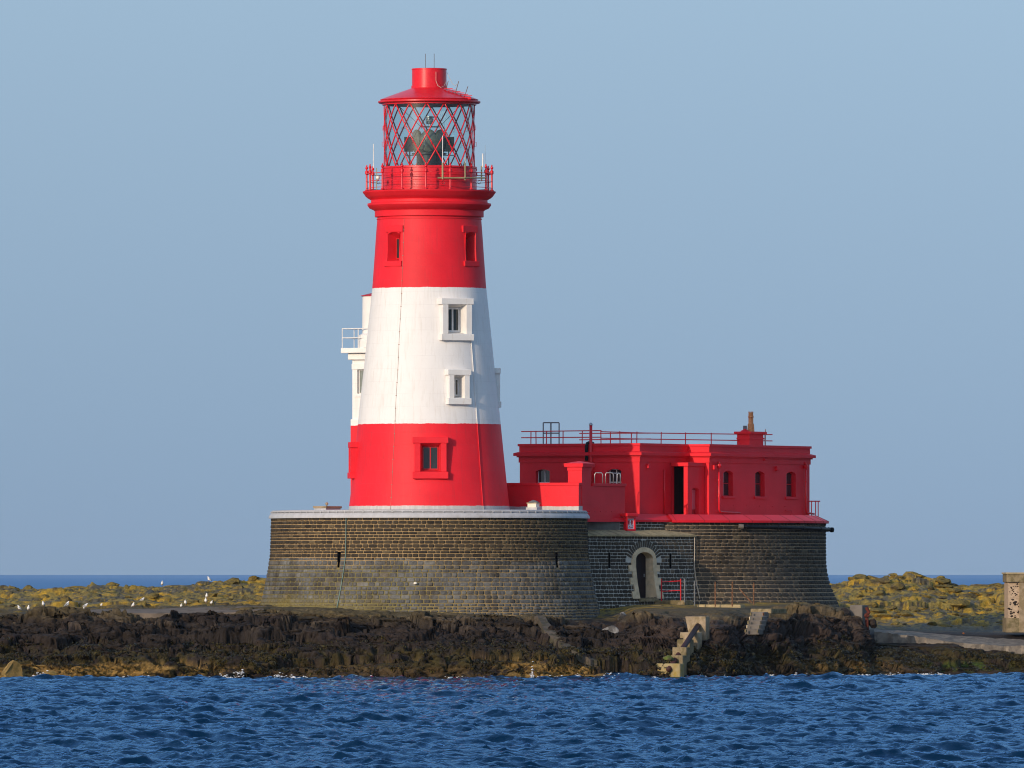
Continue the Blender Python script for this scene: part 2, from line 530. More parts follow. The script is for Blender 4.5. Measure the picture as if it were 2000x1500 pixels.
M = {
    'tower': tower_paint(), 'red': red_paint(), 'white': white_paint(),
    'redmetal': plain('red_gloss_paint', (0.70, 0.012, 0.022), 0.32, 0.45, 0.1, 4.0, bump=0.05),
    'whitemetal': plain('white_metal_paint', (0.75, 0.72, 0.68), 0.4, 0.4),
    'deck': plain('dark_gallery_deck', (0.03, 0.035, 0.05), 0.7),
    'wframe': plain('white_window_frame', (0.72, 0.70, 0.67), 0.5),
    'rframe': plain('red_window_frame', (0.5, 0.012, 0.018), 0.5),
    'pane': plain('dark_window_glass', (0.02, 0.028, 0.03), 0.06, 0.6, 0.3, 1.5),
    'pane_pale': plain('pale_curtained_glass', (0.25, 0.28, 0.25), 0.1, 0.6, 0.3, 1.0),
    'glass': glass('lantern_glass', (0.80, 0.90, 0.90), 1.1),
    'lensglass': plain('dark_lens_glass', (0.11, 0.12, 0.085), 0.12, 0.8, 0.4, 3.0),
    'black': plain('black_metal', (0.012, 0.012, 0.013), 0.45, 0.4),
    'steel': plain('galvanised_steel', (0.42, 0.42, 0.42), 0.35, 0.5, 0.2, 9, metal=0.7),
    'rust': plain('rusty_iron', (0.19, 0.095, 0.05), 0.85, 0.2, 0.6, 9.0, bump=0.5),
    'rustred': plain('rust_red_iron', (0.10, 0.024, 0.015), 0.85, 0.2, 0.4, 6.0, bump=0.4),
    'maroon': plain('maroon_iron_pipe', (0.05, 0.018, 0.016), 0.7, 0.3, 0.3, 6.0),
    'terracotta': plain('terracotta', (0.60, 0.26, 0.10), 0.7, 0.3, 0.25, 9.0),
    'lead': plain('grey_lead', (0.16, 0.16, 0.16), 0.7, 0.3),
    'teal': plain('verdigris_copper', (0.17, 0.27, 0.24), 0.6),
    'coping': None, 'stoneP': stone('weathered_banded_stone', True), 'stoneD': stone('dark_whinstone', False),
    'mortarP': mortar('ochre_mortar', (0.42, 0.285, 0.14), (0.21, 0.175, 0.07), 5.6),
    'mortarD': mortar('grey_mortar', (0.58, 0.55, 0.48), (0, 0, 0)),
    'mortarB': mortar('buff_mortar', (0.42, 0.30, 0.185), (0, 0, 0)),
    'sandstone': concrete('buff_sandstone', (0.68, 0.53, 0.34)),
    'cap': concrete('lichen_stone_cap', (0.42, 0.33, 0.185)),
    'conc': concrete('weathered_concrete', (0.28, 0.215, 0.125), (0.13, 0.105, 0.05)),
    'conc_pale': concrete('pale_concrete', (0.36, 0.275, 0.18), (0.22, 0.165, 0.09)),
    'conc_lich': concrete('lichened_concrete', (0.34, 0.27, 0.14), (0.30, 0.21, 0.05)),
    'render': concrete('grey_cement_render', (0.16, 0.14, 0.12)),
    'path': concrete('concrete_path', (0.19, 0.15, 0.115)),
    'door': plain('maroon_door_and_porch_shade', (0.022, 0.012, 0.014), 0.5, 0.3, 0.2, 5),
    'rock': albedo_mat('broken_rock'), 'gullw': plain('white_feathers', (0.80, 0.78, 0.75), 0.8), 'gullg': plain('grey_feathers', (0.28, 0.29, 0.31), 0.8),
    'gullb': plain('yellow_beak', (0.5, 0.30, 0.03), 0.5), 'gulll': plain('pink_legs', (0.35, 0.2, 0.16), 0.6),
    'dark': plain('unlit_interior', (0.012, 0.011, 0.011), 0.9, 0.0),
    'cable': plain('pale_cable', (0.5, 0.42, 0.33), 0.6), 'brass': plain('weathered_brass', (0.32, 0.27, 0.13), 0.5, 0.4),
    'lampglass': plain('cream_lamp_glass', (0.8, 0.74, 0.6), 0.2, 0.6, 0.05),
    'pink': plain('pink_obscured_glass', (0.62, 0.12, 0.14), 0.3, 0.5, 0.1),
    'signw': plain('white_sign_panel', (0.72, 0.75, 0.76), 0.4), 'navy': plain('navy_print', (0.02, 0.03, 0.06), 0.5),
    'blackpipe': plain('black_plastic_pipe', (0.006, 0.007, 0.009), 0.6, 0.25),
    'brick': plain('orange_brick', (0.30, 0.11, 0.045), 0.85, 0.2, 0.35, 12), 'pale': plain('lime_render_patch', (0.42, 0.31, 0.21), 0.9, 0.1, 0.25, 8),
}
_t = NT('white_coping_paint', 0.6, 0.2)
_s = _t.noise(1.0, 5, stretch=(3, 3, 1.0))
M['coping'] = _t.color(_t.ramp(_s, [(0.3, (0.52, 0.51, 0.52)), (0.6, (0.43, 0.42, 0.42)), (0.75, (0.33, 0.31, 0.28))])).bump(_t.noise(14, 4), 0.2, 0.02).mat

# ------------------------------------------------------------------ the rocky island
NPROF = 10
COLS = [  # X, ten (Y, Z) points of the shore profile: deep, waterline, foot, weed, slope, edge, wall base, yard, back ridge, back deep
    (-90, [(-28, -1.5), (-23, -.05), (-22.2, .7), (-19, 1.2), (-15, 1.9), (-11.5, 2.7), (-8, 2.9), (5, 3.2), (30, 3.9), (90, -1.5)]),
    (-24, [(-28, -1.5), (-23, -.05), (-22.2, .8), (-19, 1.3), (-15, 2.1), (-11.5, 2.95), (-8, 3.02), (3, 3.3), (26, 4.15), (90, -1.5)]),
    (-20.5, [(-27, -1.5), (-22.6, -.05), (-21.9, .9), (-19, 1.3), (-15, 2.1), (-11.5, 2.95), (-8, 3.02), (3, 3.3), (26, 4.15), (90, -1.5)]),
    (-14, [(-27, -1.5), (-22.4, -.05), (-21.8, .7), (-19, 1.2), (-15, 2.1), (-11.5, 3.0), (-8, 3.15), (3, 3.45), (26, 4.25), (90, -1.5)]),
    (-8.2, [(-27, -1.5), (-22.6, -.05), (-21.9, .6), (-19, 1.2), (-15, 2.2), (-11.5, 3.1), (-8, 3.3), (3, 3.5), (26, 4.4), (90, -1.5)]),
    (0.1, [(-27, -1.5), (-22.4, -.05), (-21.8, .6), (-19, 1.2), (-15, 2.1), (-11.5, 2.85), (-8.4, 3.08), (3, 3.3), (26, 4.3), (90, -1.5)]),
    (5.0, [(-27, -1.5), (-22.2, -.05), (-21.4, .85), (-18.5, 1.2), (-14.5, 2.0), (-11, 2.75), (-6.5, 2.9), (3, 3.3), (26, 4.2), (90, -1.5)]),
    (7.2, [(-26, -1.5), (-21.6, -.05), (-20.8, .6), (-18, .95), (-14, 1.75), (-10.5, 2.5), (-4.5, 2.65), (2, 3.2), (26, 4.1), (90, -1.5)]),
    (8.9, [(-26, -1.5), (-21.3, -.05), (-20.4, .35), (-18, .8), (-14, 1.5), (-10.5, 2.1), (-4.5, 2.4), (1, 3.2), (26, 4.1), (90, -1.5)]),
    (10.2, [(-26, -1.5), (-21, -.05), (-20.4, .35), (-18, .8), (-14.5, 1.6), (-10.5, 2.85), (-5, 3.1), (2, 3.35), (26, 4.1), (90, -1.5)]),
    (11.6, [(-26, -1.5), (-20.6, -.05), (-20.1, .3), (-18.3, .75), (-16, 1.3), (-12.5, 2.5), (-6, 3.1), (3, 3.4), (26, 4.1), (90, -1.5)]),
    (13.8, [(-24, -1.5), (-18.6, -.05), (-18.0, .25), (-16.5, .7), (-14.8, 1.3), (-12, 2.5), (-6, 3.15), (6, 3.4), (26, 4.2), (90, -1.5)]),
    (16.3, [(-20, -1.5), (-15.2, -.05), (-14.4, .3), (-12.6, .85), (-9.5, 1.8), (-6.2, 2.8), (0, 3.25), (7, 3.45), (26, 4.3), (90, -1.5)]),
    (18.7, [(-17, -1.5), (-12.2, -.05), (-11.5, .4), (-9.5, 1.0), (-6, 2.1), (-3, 3.0), (2, 3.4), (12, 3.5), (62, 4.55), (95, -1.5)]),
    (20.7, [(-15, -1.5), (-10.2, -.05), (-9.6, .4), (-8, .9), (-5, 1.8), (-2.5, 2.85), (2, 3.25), (44, 2.3), (62, 4.62), (95, -1.5)]),
    (21.6, [(-14, -1.5), (-9.3, -.05), (-8.4, .35), (-6.4, .75), (-3.4, 1.25), (-1, 1.6), (5, 2.0), (44, 2.1), (62, 4.66), (95, -1.5)]),
    (24.9, [(-11, -1.5), (-6.4, -.05), (-5.4, .25), (-3.9, .55), (-1.9, 1.0), (.6, 1.5), (6, 1.95), (44, 2.0), (62, 4.66), (95, -1.5)]),
    (28.5, [(-9, -1.5), (-4.4, -.05), (-3.4, .2), (-1.9, .45), (-.4, .85), (1.6, 1.25), (7, 1.85), (44, 1.95), (62, 4.35), (95, -1.5)]),
    (36, [(-9, -1.5), (-4, -.05), (-3, .2), (-1.5, .45), (0, .85), (2, 1.25), (7, 1.85), (44, 1.95), (62, 4.0), (95, -1.5)]),
    (90, [(-9, -1.5), (-4, -.05), (-3, .2), (-1.5, .45), (0, .85), (2, 1.25), (7, 1.85), (45, 2.3), (62, 3.8), (95, -1.5)]),
]
CX = np.array([c[0] for c in COLS], float)
CP = np.array([c[1] for c in COLS], float)                        # (ncol, 10, 2)


def smooth_interp(x, xp, fp):
    i = np.clip(np.searchsorted(xp, x) - 1, 0, len(xp) - 2)
    t = np.clip((x - xp[i]) / (xp[i + 1] - xp[i]), 0, 1)
    t = t * t * (3 - 2 * t) * .6 + t * .4
    return fp[i] * (1 - t)[:, None, None] + fp[i + 1] * t[:, None, None]


def island():
    xs = np.concatenate([np.linspace(-90, -24, 40)[:-1], np.linspace(-24, 34, 800), np.linspace(34, 90, 40)[1:]])
    seg = [4, 36, 72, 84, 84, 46, 40, 84, 14]
    vs = np.concatenate([[0.0]] + [np.linspace(i, i + 1, n + 1)[1:] for i, n in enumerate(seg)])
    prof = smooth_interp(xs, CX, CP)                              # (nx, 10, 2)
    P = np.zeros((len(vs), len(xs), 3))
    i0 = np.clip(np.floor(vs).astype(int), 0, NPROF - 2); t = (vs - i0)[:, None, None]
    yz = prof.transpose(1, 0, 2)[i0] * (1 - t) + prof.transpose(1, 0, 2)[i0 + 1] * t
    P[..., 0] = xs[None]; P[..., 1:] = yz
    v = vs[:, None] * np.ones_like(xs)[None]
    # shoreline wanders in and out
    wob = fbm(np.stack([P[..., 0] * .22, np.zeros_like(v), np.zeros_like(v)], -1), 5, 4) - .5
    front = np.clip((5.6 - v) / 1.5, 0, 1)
    P[..., 1] += wob * 4.0 * front
    du = np.gradient(P, axis=1); dv = np.gradient(P, axis=0)
    N = np.cross(du, dv); N /= np.linalg.norm(N, axis=-1, keepdims=True) + 1e-9
    # broken rock at three sizes
    warp = (fbm(P * .7, 40, 3) - .5)[..., None]
    Q = P + warp * 0.9
    h1, c1, id1 = facets(Q * np.array([.24, .45, 1.0]), 3)
    h2, c2, id2 = facets(Q * np.array([.62, 1.0, 2.3]) + 7.7, 13)
    h3_, c3, id3 = facets(Q * np.array([2.0, 2.4, 5.2]) + 3.1, 23)
    crack = lambda c, w: np.exp(-(c / w) ** 2)
    amp = np.interp(v, [0, .8, 1.2, 2, 4.2, 5.0, 5.6, 6.0, 6.6, 7.2, 8, 9], [.3, .35, .45, .75, .95, .7, .22, .12, .35, .9, 1.0, .6])
    right = np.clip((P[..., 0] - 20.8) / 1.2, 0, 1)
    amp = amp * (1 - right * np.interp(v, [0, 1, 4, 6, 7, 8, 9], [.5, .55, .55, .75, .1, 0, 0]))
    yardw = np.clip(1 - (np.hypot(P[..., 0] - 8, P[..., 1] - 8) - 14.5) / 3, 0, 1) * (v > 6)     # under the buildings: flat
    amp = amp * (1 - yardw)
    d = h1 * .85 + h2 * .36 + h3_ * .15 + (fbm(P * 1.3, 60, 5) - .5) * .2 + (fbm(P * 7, 70, 3) - .5) * .06
    d -= .30 * crack(c1, .045) + .16 * crack(c2, .05) + .06 * crack(c3, .06)
    back = np.clip((v - 6.3) / .7, 0, 1)
    lum = fbm(P * np.array([.35, .3, 0]) + 9, 80, 3) - .5
    d = d * (1 - .55 * back) + back * lum * 0.9
    P2 = P + N * (d * amp)[..., None] * np.array([.8, .8, 1.0])
    # bedding: the rock steps up in broken ledges
    lo = fbm(P2 * np.array([.10, .25, 0]) + 4, 90, 3)
    st = .34 + .30 * fbm(P2 * np.array([.06, .12, 0]) + 31, 95, 2)
    q = (P2[..., 2] + (lo - .5) * 1.6) / st
    fl = np.floor(q); fr = np.clip((q - fl - .62) / .38, 0, 1)
    zt = (fl + fr + (q - fl) * .25 * (1 - fr)) * st - (lo - .5) * 1.6
    tm = np.interp(v, [1.0, 1.6, 5.2, 6.0], [0, .75, .75, 0]) * (.4 + .6 * (id1 > .35))
    P2[..., 2] = P2[..., 2] * (1 - tm) + zt * tm
    # the risers of the ledges are broken too
    rm = np.interp(v, [.8, 1.2, 5.2, 5.9], [0, 1, 1, 0]) * (1 - .5 * right)
    f1, k1, id2 = facets(P2 * np.array([.45, 1.0, 2.4]) + 51, 63)
    f2, k2, id3 = facets(P2 * np.array([1.2, 2.4, 5.6]) + 11, 73)
    f3, k3, id4 = facets(P2 * np.array([3.0, 5.0, 11.0]) + 23, 83)
    br_ = f1 * .32 + f2 * .13 + f3 * .045 - .20 * crack(k1, .05) - .09 * crack(k2, .06)
    P2[..., 1] -= br_ * rm
    P2[..., 2] += br_ * rm * .28
    # colours: what the rock is covered with
    X, Y, Z = P2[..., 0], P2[..., 1], P2[..., 2]
    n1 = fbm(P2 * .55, 100, 4); n2 = fbm(P2 * 2.2, 110, 4); n3 = fbm(P2 * 6.5, 120, 3)

    def lerp(a, b, f):
        return a * (1 - f)[..., None] + np.array(b) * f[..., None]
    sm = lambda x, a, b: np.clip((x - a) / (b - a), 0, 1)
    dark = np.array([.0275, .0203, .0165]) * (.5 + .5 * id2 + .45 * id4)[..., None] * (0.6 + .5 * n1)[..., None]
    col = lerp(dark, [.030, .020, .017], sm(n1 + .25 * (id1 - .5), .5, .68) * .7)               # reddish faces
    rb = sm(X + 3 * (n1 - .5), 8.5, 10.5) * sm(Z, 1.0, 1.8) * sm(25 - X, 2.5, 4)
    col = lerp(col, [.050, .033, .026], rb * (.3 + .7 * id2))                                 # bare brown rock below the door
    pale = sm(n2 + .5 * (id2 - .5), .62, .72) * sm(Z, 2.0, 2.9) * (v < 6.3)
    col = lerp(col, [.13, .10, .07], pale * .6)
    # yellow-olive lichen on the drier tops
    lt = sm(Z + .9 * (n1 - .5) + .5 * (n2 - .5), 2.55, 3.0) * sm(v, 4.4, 5.3)
    lich = np.array([.235, .175, .045]) * (.6 + .8 * n3)[..., None]
    lich = lerp(lich, [.44, .26, .026], sm(n2 + .35 * (id3 - .5), .50, .64) * .9)
    lich = lerp(lich, [.12, .105, .07], sm(n2 + .3 * (id2 - .5), .42, .34))
    lich = lerp(lich, [.055, .045, .033], sm(n3 + .4 * (id3 - .5), .34, .26))
    backl = sm(v, 6.2, 6.7)
    col = lerp(col, [.15, .115, .05], lt * .55 * (1 - backl))
    low = sm(Z, 1.8, 2.3) * backl
    col = col * (1 - low)[..., None] + lich * low[..., None]
    scree = backl * (1 - sm(Z + .5 * (n2 - .5), 1.9, 2.4)) * sm(X, 20.5, 21.5)
    col = lerp(col, [.15, .135, .11], scree * (.35 + .65 * n3))
    # seaweed zone and barnacled ochre foot
    weed = sm(Z, .3, .65) * sm(1.55 + .8 * (n1 - .5) - Z, 0, .3) * sm(n2 + .4 * (n3 - .5), .42, .56)
    col = lerp(col, [.046, .036, .008], weed * .8)
    foot = sm(.72 + .9 * (n1 - .5) - Z, 0, .12) * sm(n2 * .6 + n3 * .4 + .25 * (id2 - .5), .36, .44)
    foot *= np.interp(X + 3 * (n1 - .5), [-24, -10.5, -8.5, 2, 4, 7.3, 8.6, 18, 19, 21.5, 24], [1, 1, .12, .2, .9, 1, .1, .05, .5, .5, .05])
    col = lerp(col, [.30, .185, .055], foot * .92)
    col = lerp(col, [.06, .042, .012], foot * sm(n3, .52, .6) * .7)
    wet = sm(.14 - Z, 0, .1)
    col = col * (1 - .5 * wet)[..., None]
    g = sm(n2, .5, .56) * sm(X, 23.6, 24.6) * sm(29 - X, 0, 2) * sm(Z, .1, .2) * sm(.72 - Z, 0, .2)
    col = lerp(col, [.06, .085, .012], g)
    me = grid_mesh('rocky_island', P2, M['rock'], False, np.clip(col.reshape(-1, 3), .004, .8))
    o = structure(place(me, 'rocky_island'))
    return o, xs, vs, P2, v


ISLE, IXS, IVS, IP, IVV = island()


def ground_z(x, y):
    """height of the built ground at a place (nearest column)"""
    j = int(np.argmin(abs(IXS - x)))
    colp = IP[:, j]
    k = np.argsort(colp[:, 1])
    return float(np.interp(y, colp[k, 1], colp[k, 2]))


# loose and standing rocks on the island, each a piece of it
def rock_mesh(seed, n=2):
    rg = random.Random(seed)
    bm = bmesh.new()
    bmesh.ops.create_icosphere(bm, subdivisions=n, radius=.5)
    planes = [(Vector((rg.gauss(0, 1), rg.gauss(0, 1), rg.gauss(0, .8))).normalized(), rg.uniform(.2, .38)) for _ in range(14)]
    for v in bm.verts:
        for nrm, dd in planes:
            e = v.co.dot(nrm) - dd
            if e > 0:
                v.co -= nrm * e
        v.co *= 1 + rg.uniform(-.03, .03)
    me = bpy.data.meshes.new('rock')
    bm.to_mesh(me); bm.free()
    return me


def lichen_rock_mat(name, a, b, c):
    t = NT(name, 0.9, 0.15)
    oi = t.n.new('ShaderNodeObjectInfo').outputs['Random']
    n = t.noise(2.4, 6, 0.7)
    f = t.math('MULTIPLY_ADD', oi, 0.30, t.math('ADD', n, -0.15))
    col = t.ramp(f, [(0.34, c), (0.46, a), (0.6, a), (0.7, b)])
    col = t.mix(t.ramp(t.noise(9, 7, 0.75), [(0.35, 0.75), (0.55, 0.0)]), col, tuple(x * .4 for x in c))
    return t.color(col).bump(t.noise(8, 8, 0.7), 0.9, 0.08).mat


M['lrock'] = lichen_rock_mat('yellow_lichened_rock', (.21, .155, .042), (.46, .265, .025), (.11, .088, .05))
M['drock'] = lichen_rock_mat('dark_brown_boulder', (.045, .033, .026), (.075, .05, .036), (.022, .018, .016))
lr = [rock_mesh(100 + i) for i in range(12)]
for m_ in lr:
    m_.materials.append(M['lrock'])
dr = [rock_mesh(200 + i) for i in range(10)]
for m_ in dr:
    m_.materials.append(M['drock'])


def put_rock(me, x, y, s, sink=.3, sz=.6):
    z = ground_z(x, y)
    o = place(me, 'rock', ISLE, Matrix.Translation((x, y, z + s * sz * (.5 - sink))) @ Matrix.Rotation(random.uniform(0, 6.28), 4, 'Z')
              @ Matrix.Rotation(random.gauss(0, .12), 4, 'X') @ Matrix.Diagonal((s * random.uniform(.8, 1.5), s * random.uniform(.7, 1.1), s * sz, 1)))
    return o


for i in range(105):                                              # left of the platform
    y = random.uniform(-4, 30)
    put_rock(random.choice(lr), random.uniform(-23, -7.5 if y < 8 else -5), y, random.uniform(.4, 1.3), .42, random.uniform(.35, .6))
for i in range(150):                                              # right of the bastion
    y = 43 + 21 * random.random() ** .8
    put_rock(random.choice(lr), random.uniform(19.5, 33.5), y, random.uniform(.5, 1.6), .45, random.uniform(.28, .42))
for i in range(24):
    put_rock(random.choice(lr), random.uniform(19.5, 33), random.uniform(57, 64), random.uniform(.6, 1.3), .45, random.uniform(.3, .42))
for i in range(12):                                               # dark boulders along the foreshore
    x = random.uniform(-22, 27)
    j = int(np.argmin(abs(IXS - x)))
    k = random.randrange(110, 270)
    put_rock(random.choice(dr), x, float(IP[k, j, 1]), random.uniform(.25, .7), .38, random.uniform(.5, .8))

# ------------------------------------------------------------------ the sea
def ocean_tile(N, L, wind, wdir, seed, cut):
    rg = np.random.default_rng(seed)
    k = np.fft.fftfreq(N, L / N) * 2 * np.pi
    kx, ky = np.meshgrid(k, k, indexing='xy')
    kk = np.sqrt(kx ** 2 + ky ** 2); kk[0, 0] = 1
    Lw = wind ** 2 / 9.81
    cosw = (kx * math.cos(wdir) + ky * math.sin(wdir)) / kk
    ph = np.exp(-1 / (kk * Lw) ** 2) / kk ** 3.55 * (np.abs(cosw) ** 4 * .92 + .08) * np.exp(-(kk * cut) ** 2)
    ph[0, 0] = 0
    A = (rg.normal(size=(N, N)) + 1j * rg.normal(size=(N, N))) * np.sqrt(ph)
    H = np.fft.ifft2(A).real
    s = H.std()
    dx = np.fft.ifft2(-1j * kx / kk * A).real / s
    dy = np.fft.ifft2(-1j * ky / kk * A).real / s
    return H / s, dx, dy


def sample_tile(T, L, x, y):
    N = T[0].shape[0]
    fx = (x / L * N) % N; fy = (y / L * N) % N
    ix = np.floor(fx).astype(int); iy = np.floor(fy).astype(int)
    tx = fx - ix; ty = fy - iy
    ix %= N; iy %= N
    jx = (ix + 1) % N; jy = (iy + 1) % N
    return [a[iy, ix] * (1 - tx) * (1 - ty) + a[iy, jx] * tx * (1 - ty) + a[jy, ix] * (1 - tx) * ty + a[jy, jx] * tx * ty for a in T]


def sea():
    deps = np.concatenate([[-4000, -500, 40, 120, 180, 215], np.geomspace(236, 508, 1560), [515, 530, 560, 620, 750, 1000, 1600, 3000, 6000, 12000, 30000, 90000]])
    ui = np.linspace(-1, 1, 400)
    out = np.array([1.02, 1.1, 1.3, 1.8, 3, 7, 20, 80, 400])
    u = np.concatenate([-out[::-1], ui, out])
    hw = np.where(deps < 236, 15.5, deps * .066)
    X = CAMX + u[None] * hw[:, None]
    Y = (deps + CAMY)[:, None] * np.ones_like(u)[None]
    fade = np.interp(deps, [180, 230, 505, 530], [0, 1, 1, 0])[:, None] * np.interp(np.abs(u), [1, 1.3], [1, 0])[None]
    L1, L2 = 61.0, 23.0
    T1 = ocean_tile(1024, L1, 3.6, 1.7, 3, .04)
    T2 = ocean_tile(512, L2, 1.7, 1.25, 9, .03)
    h, dx, dy = sample_tile(T1, L1, X + .3 * Y, Y - .3 * X)
    g, ex, ey = sample_tile(T2, L2, X * .9 - .44 * Y, Y * .9 + .44 * X)
    a1, a2, ch = .076, .040, -.85
    gust = .75 + .5 * fbm(np.stack([X * .06, Y * .025, X * 0], -1), 300, 3)
    Z = (h * a1 + g * a2 * gust) * fade
    Px = X + (dx * a1 + ex * a2 * gust) * ch * fade
    Py = Y + (dy * a1 + ey * a2 * gust) * ch * fade
    t = NT('sea_water')
    t.n.remove(t.b)
    t.z()
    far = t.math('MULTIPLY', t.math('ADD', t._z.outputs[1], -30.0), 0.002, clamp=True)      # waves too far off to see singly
    df_ = t.n.new('ShaderNodeBsdfDiffuse'); gl = t.n.new('ShaderNodeBsdfGlossy'); ms = t.n.new('ShaderNodeMixShader'); fr = t.n.new('ShaderNodeFresnel')
    fr.inputs['IOR'].default_value = 1.33
    t.l.new(t.mix(far, (.31, .51, .73), (.18, .34, .54)), gl.inputs['Color'])
    t.l.new(t.mix(far, (0.001, 0.016, 0.044), (0.006, 0.03, 0.085)), df_.inputs['Color'])  # far water bluer: haze light put into the diffuse colour
    t.l.new(t.math('MULTIPLY_ADD', far, 0.5, 0.05), gl.inputs['Roughness'])
    bp = t.n.new('ShaderNodeBump'); bp.inputs['Strength'].default_value = 1.0; bp.inputs['Distance'].default_value = 0.028
    t.l.new(t.noise(4.5, 6, 0.65), bp.inputs['Height'])
    for nd in (df_, gl, fr):
        t.l.new(bp.outputs[0], nd.inputs['Normal'])
    t.l.new(fr.outputs[0], ms.inputs[0]); t.l.new(df_.outputs[0], ms.inputs[1]); t.l.new(gl.outputs[0], ms.inputs[2])
    t.l.new(ms.outputs[0], t.n['Material Output'].inputs[0])
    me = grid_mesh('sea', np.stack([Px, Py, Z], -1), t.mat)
    return structure(place(me, 'sea'))


SEA = sea()

# ------------------------------------------------------------------ the lighthouse
TP = [(3.97, 7.85), (3.95, 8.05), (3.9, 8.3), (3.8, 9.17), (3.67, 10.42), (3.49, 12.22), (3.31, 13.92), (3.14, 15.42), (2.95, 17.3), (2.78, 18.87), (2.67, 20.42), (2.585, 21.67), (2.52, 22.42)]
TPZ = np.array([p[1] for p in TP]); TPR = np.array([p[0] for p in TP])


def tr(z):
    return float(np.interp(z, TPZ, TPR))


LH = thing('lighthouse', 'tall round lighthouse tower painted in red and white bands, with a glazed lantern', 'lighthouse', (0, 0, 7.9))

# theta (deg, right of the viewer), z of sill top, opening height, opening width, jamb, lintel height, sill height, overhang, front plane beyond the wall, paint
WIN = [
    dict(th=-40.5, z0=20.12, h=1.42, w=.76, jamb=.0, lh=.30, sh=.26, oh=.17, proud=.025, mat='red', fr='rframe', arch=True),
    dict(th=50.5, z0=20.12, h=1.42, w=.76, jamb=.0, lh=.30, sh=.26, oh=.17, proud=.025, mat='red', fr='rframe', arch=True),
    dict(th=26.0, z0=16.55, h=1.43, w=.98, jamb=.30, lh=.30, sh=.32, oh=.09, proud=.20, mat='white', fr='wframe'),
    dict(th=25.0, z0=13.42, h=1.12, w=.56, jamb=.27, lh=.28, sh=.30, oh=.08, proud=.20, mat='white', fr='wframe'),
    dict(th=1.4, z0=9.85, h=1.38, w=.98, jamb=.29, lh=.30, sh=.34, oh=.09, proud=.19, mat='red', fr='rframe'),
    dict(th=97.0, z0=13.32, h=1.35, w=.60, jamb=.27, lh=.28, sh=.30, oh=.08, proud=.06, mat='white', fr='wframe'),
    dict(th=-84.0, z0=9.85, h=1.20, w=.60, jamb=.27, lh=.28, sh=.30, oh=.08, proud=.19, mat='red', fr='rframe'),
]


def build_tower():
    holes = []
    for w in WIN:
        zc = w['z0'] + w['h'] / 2
        half = math.degrees(math.asin((w['w'] / 2 + w['jamb'] * .5 + .012) / tr(zc)))
        holes.append((w['th'] - half, w['th'] + half, w['z0'] - .01 - w['jamb'] * .3, w['z0'] + w['h'] + .01 + w['jamb'] * .3))
    angs = sorted(set([round(a, 4) for a in np.arange(-180, 180, 2.5)] + [round(x, 4) for h in holes for x in h[:2]]))
    zs = sorted(set([round(z, 4) for z in np.arange(7.85, 22.4, .4)] + [22.42] + [round(x, 4) for h in holes for x in h[2:]]))
    n = len(angs)
    vs = [(tr(z) * math.sin(R(a)), -tr(z) * math.cos(R(a)), z) for z in zs for a in angs]
    fs = []
    for i in range(len(zs) - 1):
        zm = (zs[i] + zs[i + 1]) / 2
        for k in range(n):
            k2 = (k + 1) % n
            am = (angs[k] + (angs[k2] if k2 else 180)) / 2
            if any(h[0] < am < h[1] and h[2] < zm < h[3] for h in holes):
                continue
            fs.append((i * n + k, i * n + k2, (i + 1) * n + k2, (i + 1) * n + k))
    return MB().add(vs, fs).obj('tower_wall', M['tower'], LH, True)


build_tower()


def frame_at(th, dist, z):
    """matrix: local x to the right along the wall, local y inwards, local z up; origin on the front plane"""
    a = R(th)
    return Matrix(((math.cos(a), -math.sin(a), 0, math.sin(a) * dist), (math.sin(a), math.cos(a), 0, -math.cos(a) * dist), (0, 0, 1, z), (0, 0, 0, 1)))


def casement(parent, F, w, h, depth, frmat, panemat, cols=2, bar=.06, sash=0):
    """frame and panes set back by depth in an opening of w x h (F: origin at bottom centre of the front plane)"""
    fr = MB()
    y0, y1 = depth - .07, depth
    fr.box((-w / 2, y0, 0), (w / 2, y1, bar), F); fr.box((-w / 2, y0, h - bar), (w / 2, y1, h), F)
    xs = [-w / 2 + (w - bar) * i / cols for i in range(cols + 1)]
    for x in xs:
        fr.box((x, y0 + .002, bar), (x + bar, y1, h - bar), F)
    if sash:
        fr.box((-w / 2 + bar, y0 + .004, h * sash - bar / 2), (w / 2 - bar, y1, h * sash + bar / 2), F)
    f = fr.obj('frame', frmat, parent)
    for i in range(cols):
        MB().box((xs[i] + bar, y0 + .035, bar), (xs[i + 1], y0 + .05, h - bar), F).obj('pane', panemat, parent)
    return f


